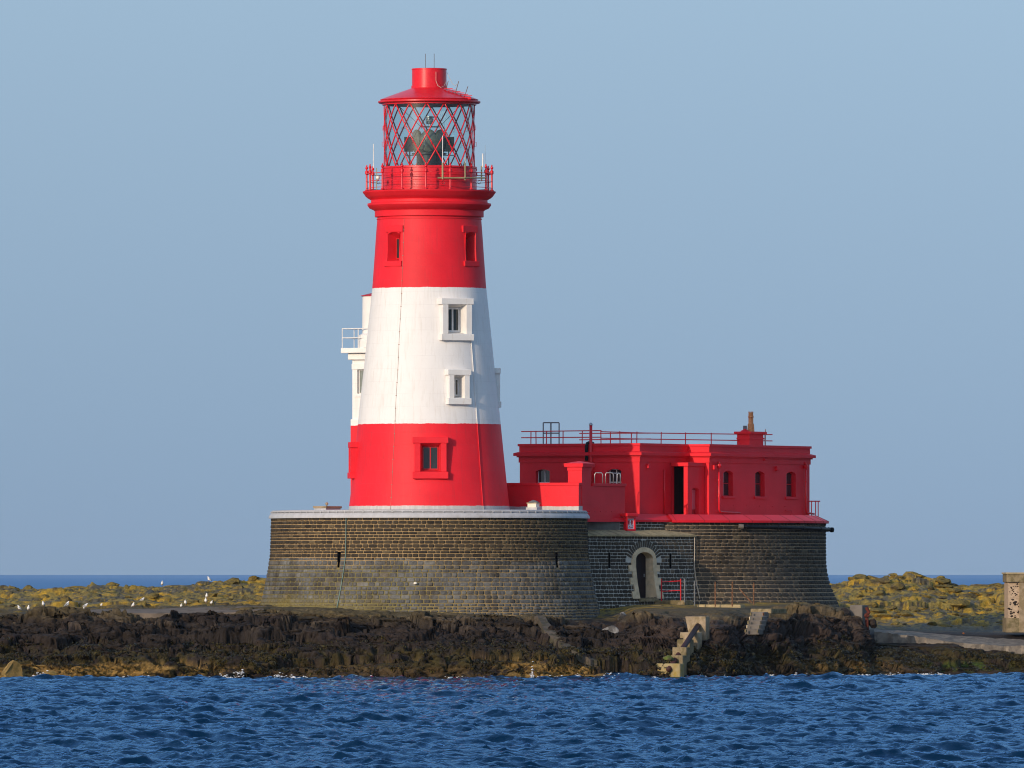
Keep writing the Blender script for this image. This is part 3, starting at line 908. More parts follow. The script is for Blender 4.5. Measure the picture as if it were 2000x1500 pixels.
for w in WIN:
    wd, h, j = w['w'], w['h'], w['jamb']
    dist = tr(w['z0']) * math.cos(math.asin(wd / 2 / tr(w['z0']))) + w['proud'] if j else tr(w['z0'] + h / 2) * math.cos(math.asin(wd / 2 / tr(w['z0']))) + w['proud']
    F = frame_at(w['th'], dist, w['z0'])
    m = M[w['mat']]
    dep = .62 if j else .5
    rv = MB()                                                      # splayed reveal of the opening
    back = wd * (.80 if j else .62)
    sp = [(-wd / 2, 0), (wd / 2, 0)], [(-back / 2, dep), (back / 2, dep)]
    A = [F @ Vector((x, y, z)) for z in (0, h) for (x, y) in sp[0]]
    B = [F @ Vector((x, y, z)) for z in (.10, h - (.14 if j else .3)) for (x, y) in sp[1]]
    rv.add(A + B, [(0, 1, 5, 4), (2, 6, 7, 3), (0, 4, 6, 2), (1, 3, 7, 5)])
    hb = B[2].z - B[0].z
    win = rv.obj('window', m, LH)
    Fb = F @ Matrix.Translation((0, 0, .10))
    casement(win, Fb, back, hb, dep, M[w['fr']], M['pane'], 2, .085 if w['mat'] == 'white' else .055)
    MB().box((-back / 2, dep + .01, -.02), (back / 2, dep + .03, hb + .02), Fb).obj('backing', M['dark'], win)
    lw = wd / 2 + j + w['oh']
    dpt = .9
    if j:
        MB().box((-lw, -.02, h), (lw, dpt, h + w['lh']), F, bev=.02).obj('lintel', m, win)
        MB().box((-lw, -.05, -w['sh']), (lw, dpt, -.001), F, bev=.02).obj('sill', m, win)
        for s in (-1, 1):
            x0, x1 = sorted((s * wd / 2, s * (wd / 2 + j)))
            MB().box((x0, .0, .001), (x1, dpt, h - .001), F, bev=.012).obj('jamb', m, win)
    else:
        tilt = Matrix.Rotation(-math.atan(.075), 4, 'X')
        F2 = F @ Matrix.Translation((0, -.02, 0))
        lin = MB().box((-lw, .04, h - .02), (lw, dpt * .5, h + w['lh']), F2, bev=.012)
        n = 8                                                     # the flat arch hangs into the opening
        for q in range(n):
            xa, xb = -wd / 2 + wd * q / n, -wd / 2 + wd * (q + 1) / n
            za, zb = h - .12 * (2 * xa / wd) ** 2, h - .12 * (2 * xb / wd) ** 2
            lin.add([F2 @ Vector(p) for p in ((xa, .041, za), (xb, .041, zb), (xb, .041, h), (xa, .041, h), (xa, .3, za), (xb, .3, zb))], [(0, 1, 2, 3), (0, 4, 5, 1)])
        lin.obj('lintel', m, win)
        MB().box((-lw, -.075, -w['sh']), (lw, dpt * .5, -.001), F2, bev=.012).obj('sill', m, win)
        for s in (-1, 1):
            x0, x1 = sorted((s * wd / 2, s * (wd / 2 + .05)))
            MB().add([F2 @ Vector(p) for p in ((x0, -.02, 0), (x1, -.02, 0), (x1, .09, h), (x0, .09, h), (x0, .5, 0), (x1, .5, 0), (x1, .5, h), (x0, .5, h))],
                     [(0, 1, 2, 3), (0, 3, 7, 4), (1, 5, 6, 2)]).obj('jamb', m, win)

# cornice and gallery
MB().lathe([(2.50, 22.30), (2.66, 22.32), (2.66, 22.60), (2.74, 22.66), (2.92, 22.74), (3.02, 22.88), (3.02, 22.97), (2.86, 23.0), (2.84, 23.13), (2.88, 23.16), (3.02, 23.24), (3.12, 23.33), (3.19, 23.44), (3.22, 23.47), (3.25, 23.52), (3.25, 23.56), (3.18, 23.57)], 128).obj('cornice', M['red'], LH, True)
MB().lathe([(2.55, 22.18), (2.575, 22.19), (2.575, 22.24), (2.54, 22.25)], 96).obj('iron_band', M['red'], LH, True)
MB().lathe([(3.18, 23.58), (2.1, 23.60)], 96).obj('gallery_deck', M['deck'], LH)

post_prof = [(0, 0), (.10, 0), (.10, .03), (.06, .06), (.048, .10), (.045, .80), (.06, .82), (.085, .84), (.085, .96), (.06, .99), (.035, 1.02), (.035, 1.05), (.065, 1.09), (.075, 1.13), (.06, 1.17), (.03, 1.20), (.035, 1.235), (.03, 1.27), (0, 1.285)]
GR = 3.06
rail_mb = MB()
for z in (24.42, ):
    rail_mb.tube([(GR * math.sin(a), -GR * math.cos(a), z) for a in np.linspace(0, 2 * math.pi, 97)], .018, 6)
rail = rail_mb.obj('gallery_railing', M['redmetal'], LH, 'all')
for z in (23.72, 24.05):
    MB().tube([(GR * math.sin(a), -GR * math.cos(a), z) for a in np.linspace(0, 2 * math.pi, 97)], .015, 6).obj('rail', M['redmetal'], rail, 'all')
post_me = MB().lathe(post_prof, 12).mesh('post', M['redmetal'], True)
for k in range(16):
    a = R(-2.6 + 22.5 * k)
    place(post_me, 'post', rail, Matrix.Translation((GR * math.sin(a), -GR * math.cos(a), 23.59)) @ Matrix.Rotation(a, 4, 'Z'))

# lantern
lant = MB().lathe([(2.34, 23.60), (2.34, 23.66), (2.28, 23.68), (2.28, 23.98), (2.305, 23.985), (2.305, 24.02), (2.28, 24.025), (2.28, 24.32), (2.305, 24.325), (2.305, 24.36), (2.28, 24.365), (2.28, 24.66), (2.33, 24.68), (2.33, 24.76), (2.12, 24.78)], 96).obj('lantern_wall', M['redmetal'], LH, True)
GZ0, GZ1, GL = 24.78, 27.82, 2.2


def gp(a, t, r=GL):
    a = R(a)
    return Vector((r * math.sin(a), -r * math.cos(a), GZ0 + (GZ1 - GZ0) * t))


bars = []
for sgn in (1, -1):
    bars.append(MB().tube([gp(sgn * 45 * t, t) for t in np.linspace(0, 1, 13)], .034, 6).mesh('glazing_bar', M['redmetal'], 'all'))
for k in range(16):
    for b in bars:
        place(b, 'glazing_bar', lant, Matrix.Rotation(R(-2.6 + 22.5 * k), 4, 'Z'))


def pane_mesh(kind):
    """diamond (or half diamond) of lantern glass, bowed to the drum; rows of a quarter height"""
    n = 6
    vs, fs = [], []
    if kind == 0:
        spans = [(t, 11.25 * (1 - abs(t) / .25)) for t in np.linspace(-.25, .25, 9)]
    elif kind == 1:
        spans = [(t, 11.25 * t / .25) for t in np.linspace(0, .25, 5)]            # widest at the top
    else:
        spans = [(t, 11.25 * (1 - t / .25)) for t in np.linspace(0, .25, 5)]
    for t, ha in spans:
        for q in range(n + 1):
            a = R(-ha + 2 * ha * q / n)
            vs.append((GL * math.sin(a), -GL * math.cos(a), (GZ1 - GZ0) * t))
    for i in range(len(spans) - 1):
        for q in range(n):
            fs.append((i * (n + 1) + q, i * (n + 1) + q + 1, (i + 1) * (n + 1) + q + 1, (i + 1) * (n + 1) + q))
    return MB().add(vs, fs).mesh('pane', M['glass'], 'all')


pm = [pane_mesh(i) for i in range(3)]
for k in range(16):
    for row in (1, 2, 3):
        off = 0 if row % 2 == 0 else 11.25
        # bars cross at 0 deg for t=0, .5, 1 and at 11.25 deg for t=.25, .75; the glass lies between crossings
        place(pm[0], 'pane', lant, Matrix.Translation((0, 0, GZ0 + (GZ1 - GZ0) * row * .25)) @ Matrix.Rotation(R(-2.6 + 22.5 * k + (11.25 if row % 2 == 0 else 0)), 4, 'Z'))
    place(pm[2], 'pane', lant, Matrix.Translation((0, 0, GZ0)) @ Matrix.Rotation(R(-2.6 + 22.5 * k + 11.25), 4, 'Z'))
    place(pm[1], 'pane', lant, Matrix.Translation((0, 0, GZ1 - (GZ1 - GZ0) * .25)) @ Matrix.Rotation(R(-2.6 + 22.5 * k + 11.25), 4, 'Z'))
loop_me = MB().tube([(-.035, 0, -.11), (-.035, -.10, -.10), (-.035, -.10, .10), (-.035, 0, .11)], .010, 6).mesh('hand_grip', M['redmetal'], 'all')
for k in range(16):
    for t in (.36, .62):
        p = gp(-2.6 + 22.5 * k - 45 * t, t)
        place(loop_me, 'hand_grip', lant, Matrix.Translation(p) @ Matrix.Rotation(R(-2.6 + 22.5 * k - 45 * t), 4, 'Z'))
MB().lathe([(2.24, 27.80), (2.30, 27.78), (2.30, 27.84), (2.44, 27.86), (2.50, 27.90), (2.50, 27.97), (2.40, 28.0), (2.34, 27.99)], 96).obj('eaves_gutter', M['redmetal'], LH, True)
roof = MB().lathe([(2.37, 28.01), (2.40, 28.05), (2.33, 28.08), (1.9, 28.24), (1.4, 28.42), (1.0, 28.56), (.87, 28.62), (2.0, 28.0)], 96).obj('lantern_roof', M['redmetal'], LH, True)
MB().lathe([(.88, 28.6), (.88, 28.72), (.845, 28.73), (.845, 29.5), (.865, 29.51), (.865, 29.56), (.84, 29.57), (0, 29.6)], 64).obj('ventilator', M['redmetal'], roof, True)
MB().lathe([(2.16, 27.78), (2.05, 27.86), (0, 28.0)], 64).obj('lantern_ceiling', M['lead'], LH, True)
for px in (831, 848):
    p = wpt(px, 135, 0)
    MB().tube([(p.x, 0, 29.55), (p.x, 0, 30.3)], .014, 6).obj('lightning_rod', M['lead'], roof)
for px0, py0, px1, py1, yy in ((869.5, 181, 875.5, 158, -.9), (888, 187, 896, 158.5, -1.2), (906, 192, 914, 168.5, -1.2)):
    MB().tube([wpt(px0, py0, yy), wpt(px1, py1, yy)], .016, 6).obj('aerial_rod', M['rust'], roof)
for px, yy in ((889, -1.5), (913.5, -1.35)):
    c = wpt(px, 191.5, yy)
    MB().box((c.x - .19, c.y - .12, c.z - .07), (c.x + .17, c.y + .12, c.z + .06), bev=.02).obj('roof_bracket', M['redmetal'], roof)
for t_ in np.linspace(0, 1, 6):
    c = Vector((.95 + .95 * t_, -.95 - .35 * t_, 28.53 - .36 * t_))
    MB().box((c.x - .2, c.y - .1, c.z + .0), (c.x + .2, c.y + .1, c.z + .03)).obj('roof_rung', M['redmetal'], roof)
MB().tube([wpt(851.5, 140, -.86), wpt(851.5, 158, -.86), wpt(855, 167, -.95), wpt(861, 171, -1.0), wpt(867, 168, -.8), wpt(871.5, 160, -.3)], .012, 5).obj('cable', M['cable'], roof)
MB().tube([wpt(873.5, 142, -.1), wpt(878, 152, -.3), wpt(884, 164, -.8), wpt(889, 167, -1.1), wpt(893, 164, -1.2)], .010, 5).obj('cable', M['cable'], roof)

# conductor strips on the tower
def strip(th_of_z, z0, z1, mat, wid=.03, name='conductor_strip', out=.012):
    mb = MB()
    zs = np.linspace(z0, z1, 30)
    mb.tube([((tr(z) + out) * math.sin(R(th_of_z(z))), -(tr(z) + out) * math.cos(R(th_of_z(z))), z) for z in zs], wid / 2, 5)
    return mb.obj(name, mat, LH, 'all')


M['conductor'] = plain('copper_conductor', (0.36, 0.22, 0.17), 0.7, 0.3)
strip(lambda z: -28.0 - .12 * math.sin(z * 2), 7.95, 22.2, M['conductor'], .016)
pipe = strip(lambda z: 42.0, 8.0, 16.2, M['tower'], .045, 'drain_pipe', .03)
for z in np.arange(8.6, 22, .62):
    th = -28.0 - .12 * math.sin(z * 2)
    p = frame_at(th, tr(z), z)
    MB().box((-.03, -.025, -.015), (.03, .02, .015), p).obj('clip', M['conductor'], LH)

# aerials and lamps fixed to the gallery rail
def rod(px, y0, y1, yy, r, mat, name):
    a = wpt(px, y0, yy); b = wpt(px, y1, yy)
    return MB().tube([(a.x, yy, a.z), (a.x, yy, b.z)], r, 8).obj(name, mat, rail)


rod(729.5, 328, 281, -1.2, .022, M['whitemetal'], 'whip_aerial')
rod(943, 326, 300, -1.0, .035, M['whitemetal'], 'whip_aerial')
rod(947.5, 320, 284, .3, .010, M['whitemetal'], 'whip_aerial')
rod(864.5, 320, 265, -3.0, .018, M['whitemetal'], 'whip_aerial')
rod(864.5, 350, 318, -3.1, .045, M['brass'], 'aerial_socket')
rod(908.5, 352, 318, -2.7, .035, M['brass'], 'aerial_socket')
rod(908.5, 318, 306, -2.7, .018, M['whitemetal'], 'whip_aerial')
rod(940.5, 354, 324, -1.6, .035, M['brass'], 'aerial_socket')
rod(735.5, 372, 328, -1.7, .02, M['brass'], 'lamp_pole')
a_, b_ = wpt(855, 347.5, -3.15), wpt(948, 347.5, -1.75)
MB().tube([a_, wpt(908, 347.5, -2.8), b_], .035, 8).obj('aerial_bracket', M['brass'], rail)
c = wpt(738, 347, -1.75)
MB().lathe([(0, -.10), (.06, -.09), (.095, -.03), (.095, .04), (.06, .09), (0, .1)], 14, c).obj('lamp', M['lampglass'], rail, 'all')
for cx_, yy in ((739, -1.8), (866, -3.1), (936, -2.0)):
    c = wpt(cx_, 356, yy)
    MB().tube([c + Vector((.07 * math.cos(t), 0, .08 * math.sin(t))) for t in np.linspace(1.2, 6.6, 12)], .012, 5).obj('cable_loop', M['black'], rail)

# lens and lamps inside the lantern
LN = thing('lens_apparatus', 'dark lamp array with round lenses on a pedestal inside the glazed lantern', 'lens', (0, 0, 24.78))
MB().lathe([(0, 24.78), (.62, 24.78), (.62, 25.35), (.85, 25.38), (.85, 25.44), (.5, 25.46), (.42, 25.5)], 32).obj('pedestal', M['black'], LN, True)
MB().lathe([(.5, 25.45), (.78, 25.6), (.82, 25.8), (.82, 26.2), (.70, 26.34), (0, 26.4)], 32).obj('lens_drum', M['lensglass'], LN, True)
for k, a in enumerate((-62, -2, 52, 120, 180, 240)):
    n = Vector((math.sin(R(a)), -math.cos(R(a)), 0))
    Mx = Matrix.Translation(n * .72 + Vector((0, 0, 26.02))) @ n.to_track_quat('Z', 'Y').to_matrix().to_4x4()
    b = MB().lathe([(.40, -.12), (.42, .0), (.40, .05), (.3, .11), (.15, .15), (0, .17)], 28)
    b.v = [tuple(Mx @ Vector((x, y * 1.35, z))) for x, y, z in [(p[1], p[0], p[2]) for p in b.v]]
    b.obj('bullseye_lens', M['lensglass'], LN, True)
for s in (-1, 1):
    MB().box((s * 1.0 - .22, -.35, 25.5), (s * 1.0 + .22, -.30, 26.22), None).obj('blind_panel', M['black'], LN)
    MB().tube([(s * .95, -.32, 25.5), (s * .95, -.2, 24.78)], .03, 6).obj('stand', M['black'], LN)
MB().box((-1.25, -.4, 25.30), (1.25, -.36, 25.34)).obj('crossbar', M['black'], LN)
SB = thing('standby_lamp', 'small bright metal standby lamp on a shelf above the lenses in the lantern', 'lamp', (0, -.2, 26.7))
MB().box((-.40, -.4, 26.70), (.50, .1, 26.74)).obj('shelf', M['black'], SB)
MB().lathe([(.05, 26.74), (.05, 26.85), (.17, 26.87), (.19, 26.95), (.16, 26.96), (.19, 26.98), (.19, 27.03), (.16, 27.05), (.19, 27.07), (.19, 27.12), (.12, 27.15), (.24, 27.17), (.24, 27.22), (0, 27.25)], 20, (0.02, -.2, 0)).obj('lamp_body', M['steel'], SB, True)
for x0, x1 in ((-.4, -1.6), (.5, 1.6)):
    MB().tube([(x0, -.2, 26.72), (x1, .1, 27.85)], .012, 5).obj('stay_wire', M['black'], SB)

# ------------------------------------------------------------------ frame of the keepers' house: local x away to the right, local y to the left-back
HU = Vector((.5, math.sqrt(3) / 2, 0)); HW = Vector((-math.sqrt(3) / 2, .5, 0))
HM = Matrix.Rotation(R(60), 4, 'Z')


def hp(lx, ly, z=0.0):
    return HM @ Vector((lx, ly, z))


# stair annex behind the tower
AN = thing('stair_annex', 'square white annex with red base behind the left side of the tower', 'annex', hp(2.2, 3, 7.9))
ax0, ax1, ay0, ay1 = 1.126, 3.6, 1.0, 5.05


def ring_box(mb, x0, x1, y0, y1, z0, z1, o=0.0, bev=0.0):
    return mb.box((x0 - o, y0 - o, z0), (x1 + o, y1 + o, z1), HM, bev=bev)


# front wall with a window opening, other sides plain
def wall_panel(F, W, H, holes, depth, mat, name, parent, thick=None):
    """wall face in the local x-z plane of F (origin bottom left, y inwards) with arched openings (x0, x1, z0, z1, rise)"""
    mb = MB()
    xs = sorted(set([0, W] + [v for h in holes for v in h[:2]])); zs = sorted(set([0, H] + [v for h in holes for v in h[2:4]]))
    for i in range(len(xs) - 1):
        for k in range(len(zs) - 1):
            xm, zm = (xs[i] + xs[i + 1]) / 2, (zs[k] + zs[k + 1]) / 2
            if any(h[0] < xm < h[1] and h[2] < zm < h[3] for h in holes):
                continue
            mb.add([F @ Vector(p) for p in ((xs[i], 0, zs[k]), (xs[i + 1], 0, zs[k]), (xs[i + 1], 0, zs[k + 1]), (xs[i], 0, zs[k + 1]))], [(0, 1, 2, 3)])
    for x0, x1, z0, z1, rise in holes:
        n = 10
        top = []
        for q in range(n + 1):
            t = q / n
            top.append((x0 + (x1 - x0) * t, z1 - rise * (2 * t - 1) ** 2))
        for q in range(n):
            (xa, za), (xb, zb) = top[q], top[q + 1]
            if rise:
                mb.add([F @ Vector(p) for p in ((xa, 0, za), (xb, 0, zb), (xb, 0, z1), (xa, 0, z1))], [(0, 1, 2, 3)])
            mb.add([F @ Vector(p) for p in ((xa, 0, za), (xa, depth, za), (xb, depth, zb), (xb, 0, zb))], [(0, 1, 2, 3)])
        mb.add([F @ Vector(p) for p in ((x0, 0, z0), (x0, depth, z0), (x0, depth, z1 - rise), (x0, 0, z1 - rise))], [(0, 1, 2, 3)])
        mb.add([F @ Vector(p) for p in ((x1, 0, z0), (x1, 0, z1 - rise), (x1, depth, z1 - rise), (x1, depth, z0))], [(0, 1, 2, 3)])
        mb.add([F @ Vector(p) for p in ((x0, 0, z0), (x1, 0, z0), (x1, depth, z0), (x0, depth, z0))], [(0, 1, 2, 3)])
    return mb.obj(name, mat, parent)


def face_L(lx, ly, z):
    """left-facing wall frame: x runs from the left-back to the right-front (local -y), y inwards (+local x)"""
    o = hp(lx, ly, z)
    x, y = -HW, HU
    return Matrix(((x.x, y.x, 0, o.x), (x.y, y.y, 0, o.y), (0, 0, 1, o.z), (0, 0, 0, 1)))


def face_R(lx, ly, z):
    """right-facing wall frame: x runs away to the right (local +x), y inwards (+local y)"""
    o = hp(lx, ly, z)
    x, y = HU, HW
    return Matrix(((x.x, y.x, 0, o.x), (x.y, y.y, 0, o.y), (0, 0, 1, o.z), (0, 0, 0, 1)))


F = face_L(ax0, ay1, 7.9)
wall_panel(F, ay1 - ay0, 7.85, [(.28, .80, 5.85, 7.05, 0)], .22, M['tower'], 'front_wall', AN)
w_ = MB().box((.16, -.05, 5.70), (.92, .0, 5.82), F).obj('sill', M['tower'], AN)
casement(AN, F @ Matrix.Translation((.54, 0, 5.85)), .52, 1.2, .22, M['wframe'], M['pane_pale'], 1, .05)
MB().add([hp(*p) for p in ((ax0, ay1, 7.9), (ax1, ay1, 7.9), (ax1, ay0, 7.9), (ax0, ay1, 15.75), (ax1, ay1, 15.75), (ax1, ay0, 15.75))], [(0, 3, 4, 1), (1, 4, 5, 2)]).obj('rear_wall', M['tower'], AN)
ring_box(MB(), ax0, ax1, ay0, ay1, 7.9, 12.5, .07, .02).obj('plinth', M['tower'], AN)
ring_box(MB(), ax0, ax1, ay0, ay1, 14.95, 15.22, .03, .01).obj('string_course', M['white'], AN)
ring_box(MB(), ax0, ax1, ay0, ay1, 15.42, 15.74, .17, .03).obj('cornice', M['white'], AN)
slab = ring_box(MB(), ax0, ax1, ay0, ay1, 15.75, 16.0, .42, .02).obj('roof_slab', M['white'], AN)
arl = MB()
e = .36
loopp = [(ax0 - e, ay0), (ax0 - e, ay1 + e), (ax1 + e, ay1 + e), (ax1 + e, ay0)]
for z in (16.5, 16.95):
    arl.tube([hp(x, y, z) for x, y in loopp], .022, 6)
arl = arl.obj('balcony_railing', M['whitemetal'], AN)
for x, y in [(ax0 - e, ay1 + e), (ax0 - e, ay1 - .55), (ax0 - e, ay1 - 1.45), (ax0 - e, ay1 - 2.3), (ax1 + e, ay1 + e), (1.9, ay1 + e), (2.9, ay1 + e)]:
    MB().tube([hp(x, y, 16.0), hp(x, y, 16.95)], .022, 6).obj('post', M['whitemetal'], arl)
tc_ = Vector((-2.47, 3.4, 0))
tur = MB().lathe([(1.05, 16.0), (1.05, 16.35), (1.02, 16.38), (1.02, 16.62), (.86, 16.72), (.84, 18.52), (.84, 18.55)], 40, tc_).obj('turret', M['white'], AN, True)
MB().lathe([(.93, 18.55), (.93, 18.575), (.5, 18.68), (0, 18.78)], 40, tc_).obj('turret_roof', M['rframe'], tur, True)

# ------------------------------------------------------------------ coursed stone walls
def block_variant(seed):
    rg = random.Random(seed)
    nx, nz = 4, 3
    vs, fs = [], []
    for k in range(nz + 1):
        for i in range(nx + 1):
            x, z = i / nx - .5, k / nz - .5
            edge = i in (0, nx) or k in (0, nz)
            corner = i in (0, nx) and k in (0, nz)
            if corner:
                x *= .96; z *= .9
            y = -.42 if corner else (-.62 + rg.uniform(-.12, .12) if edge else -1 + rg.uniform(-.28, .22))
            if edge and not corner:
                if i in (0, nx): x += rg.uniform(-.012, .012)
                if k in (0, nz): z += rg.uniform(-.03, .03)
            vs.append((x, y, z))
    for k in range(nz):
        for i in range(nx):
            a = k * (nx + 1) + i
            fs.append((a, a + 1, a + nx + 2, a + nx + 1))
    ring = list(range(nx + 1)) + [(k + 1) * (nx + 1) + nx for k in range(nz)] + [nz * (nx + 1) + i for i in range(nx - 1, -1, -1)] + [k * (nx + 1) for k in range(nz - 1, 0, -1)]
    o = len(vs)
    vs += [(vs[i][0], .35, vs[i][2]) for i in ring]
    n = len(ring)
    for i in range(n):
        j = (i + 1) % n
        fs.append((ring[i], o + i, o + j, ring[j]))
    return vs, fs


BV = [block_variant(500 + i) for i in range(12)]


def lay_blocks(parent, rows, gaps_fn, frame_fn, s0, s1, wmin, wmax, mat, depth=.034, joint=.031, score=None, rough_rows=()):
    """courses of stones; the 300 that show largest are parts of their own, the others one joined part"""
    items = []
    z = rows[0][0]
    for ri, (zt, h) in enumerate(rows):
        zc = zt - h / 2
        free = [(s0, s1)]
        for a, b in gaps_fn(zc):
            nf = []
            for x0, x1 in free:
                if b <= x0 or a >= x1:
                    nf.append((x0, x1))
                else:
                    if a > x0: nf.append((x0, a))
                    if b < x1: nf.append((b, x1))
            free = nf
        rub = ri in rough_rows
        for x0, x1 in free:
            s = x0
            while s < x1 - .03:
                w = random.uniform(wmin, wmax) * (random.choice((.55, .8, 1.1)) if rub else random.choice((.55, .75, 1, 1, 1, 1.3)))
                if x1 - (s + w) < wmin * .5:
                    w = x1 - s
                items.append((s + w / 2, zc + (random.uniform(-.012, .012) if rub else 0), w, h * (random.choice((.8, 1, 1)) if rub else 1)))
                s += w
    built = []
    for s, zc, w, h in items:
        pos, t, up, n = frame_fn(s, zc)
        ww, hh = max(w - joint * random.uniform(.8, 1.3), .04), max(h - joint * random.uniform(.8, 1.2), .03)
        dp = depth * random.uniform(.65, 1.25)
        Mx = Matrix((( t.x * ww, -n.x * dp, up.x * hh, pos.x), (t.y * ww, -n.y * dp, up.y * hh, pos.y), (t.z * ww, -n.z * dp, up.z * hh, pos.z), (0, 0, 0, 1)))
        tone = min(1, max(0, random.gauss(.42, .2))) if random.random() > .05 else random.uniform(.8, 1)
        vis = -n.y * ww * hh if score is None else score(s, zc, -n.y * ww * hh)
        built.append((vis, Mx, random.randrange(len(BV)), tone))
    built.sort(key=lambda b: -b[0])
    mes = []
    for i in range(len(BV)):
        me = bpy.data.meshes.new('stone_block')
        me.from_pydata(BV[i][0], [], BV[i][1]); me.materials.append(mat); me.update()
        mes.append(me)
    for vis, Mx, vi, tone in built[:298]:
        o = place(mes[vi], 'stone_block', parent, Mx)
        o['tone'] = tone
    V, Q, T = [], [], []
    off = 0
    for vis, Mx, vi, tone in built[298:]:
        v = np.array(BV[vi][0]); m = np.array(Mx)
        V.append(v @ m[:3, :3].T + m[:3, 3]); Q.append(np.array(BV[vi][1]) + off); T.append(np.full(len(v), tone)); off += len(v)
    if V:
        me = raw_mesh('stone_courses', np.concatenate(V), np.concatenate(Q), mat, False, None, np.concatenate(T))
        o = place(me, 'stone_courses', parent)
        o['kind'] = 'stuff'


def courses(z, zend, h, jitter=.2):
    rows = []
    while z > zend:
        hh = h * random.uniform(1 - jitter, 1 + jitter)
        rows.append((z, hh)); z -= hh
    return rows, z


def circle_frame(cx, cy, prof):
    zs = [p[1] for p in prof][::-1]; rs = [p[0] for p in prof][::-1]

    def rad(z):
        return float(np.interp(z, zs, rs))

    def fn(s, z):
        a = s
        r = rad(z)
        dr = (rad(z + .05) - rad(z - .05)) / .1
        n = Vector((math.sin(a), -math.cos(a), -dr)).normalized()
        t = Vector((math.cos(a), math.sin(a), 0))
        up = n.cross(t) * -1
        if up.z < 0: up = -up
        return Vector((cx + r * math.sin(a), cy - r * math.cos(a), z)), t, up, n
    return fn, rad


# round platform under the tower
PL = thing('round_platform', 'large round dark stone platform with pale coping, carrying the tower', 'platform', (0, 0, 3.0))
PPROF = [(7.70, 7.62), (7.72, 6.6), (7.75, 5.8), (7.85, 5.17), (7.98, 4.42), (8.10, 3.85), (8.24, 3.3), (8.38, 2.7), (8.6, 1.8)]
pf, prad = circle_frame(0, 0, PPROF)
slits = [(-33.5, 5.2, 5.97), (52.6, 5.2, 5.95)]


def platform_core():
    zs = sorted(set([round(float(z), 3) for z in np.linspace(1.8, 7.62, 24)] + [s for q in slits for s in q[1:]]))
    an = sorted(set([round(float(a), 3) for a in np.arange(-180, 180, 2)] + [round(a + d, 3) for a, _, _ in slits for d in (-.5, .5)]))
    n = len(an)
    vs = [(prad(z) * math.sin(R(a)), -prad(z) * math.cos(R(a)), z) for z in zs for a in an]
    fs = []
    for i in range(len(zs) - 1):
        for k in range(n):
            k2 = (k + 1) % n
            am = (an[k] + (an[k2] if k2 else 180)) / 2; zm = (zs[i] + zs[i + 1]) / 2
            if any(abs(am - a) < .5 and z0 < zm < z1 for a, z0, z1 in slits):
                continue
            fs.append((i * n + k, i * n + k2, (i + 1) * n + k2, (i + 1) * n + k))
    MB().add(vs, fs).obj('mortar_core', M['mortarP'], PL, True)
    for a, z0, z1 in slits:
        F = frame_at(a, prad(5.6) + .02, z0)
        w = prad(5.6) * R(1.0)
        b = MB()
        b.box((-w / 2 - .02, .0, 0), (-w / 2, .5, z1 - z0), F); b.box((w / 2, .0, 0), (w / 2 + .02, .5, z1 - z0), F)
        b.box((-w / 2, .45, 0), (w / 2, .5, z1 - z0), F)
        b.obj('arrow_slit', M['dark'], PL)


platform_core()
prow, zz = courses(7.60, 5.62, .166)
prow2, zz = courses(zz, 3.55, .205)
prow3, zz = courses(zz, 1.95, .15, .3)
allr = prow + prow2 + prow3

def scaled_frame(fn, rref):
    return lambda s, z: fn(s / rref, z)


lay_blocks(PL, allr, lambda z: [(R(a) * 7.8 - .075, R(a) * 7.8 + .075) for a, z0, z1 in slits if z0 - .02 < z < z1 + .02], scaled_frame(pf, 7.8), R(-97) * 7.8, R(97) * 7.8, .30, .46, M['stoneP'],
           rough_rows=range(len(prow) + len(prow2), len(allr)), score=lambda s, z, v: v if 3.4 < z else v * .2)
MB().lathe([(7.60, 7.60), (7.84, 7.60), (7.84, 7.68), (7.80, 7.76), (7.72, 7.84), (7.70, 7.86), (7.70, 7.96), (7.66, 7.98), (7.2, 8.0)], 160).obj('coping', M['coping'], PL, True)
MB().lathe([(7.25, 7.99), (3.8, 8.0), (0, 8.0)], 96).obj('platform_floor', M['coping'], PL)
MB().tube([(7.74 * math.sin(a), -7.74 * math.cos(a), 7.885) for a in np.linspace(-1.6, 1.6, 100)], .016, 5).obj('conductor_tape', M['lead'], PL, 'all')
clip_me = MB().box((-.03, -.02, -.03), (.03, .02, .03)).mesh('tape_clip', M['coping'])
for a in np.linspace(-1.5, 1.5, 48):
    place(clip_me, 'tape_clip', PL, Matrix.Translation((7.75 * math.sin(a), -7.75 * math.cos(a), 7.885)) @ Matrix.Rotation(a, 4, 'Z'))
MB().tube([((prad(z) + .07) * math.sin(R(-30.6 - max(0, 5.6 - z) * .55)), -(prad(z) + .07) * math.cos(R(-30.6 - max(0, 5.6 - z) * .55)), z) for z in np.linspace(7.6, 3.2, 24)], .018, 6).obj('copper_pipe', M['teal'], PL, 'all')
c = wpt(811.5, 1139, -8.05)
MB().lathe([(0, -.06), (.09, -.05), (.1, .0), (.07, .05), (0, .06)], 12, (c.x, c.y - .02, c.z)).obj('wall_lamp', M['lampglass'], PL, 'all')
M['limewash'] = plain('lime_drip', (.36, .36, .34), .9, .1, .3, 14)

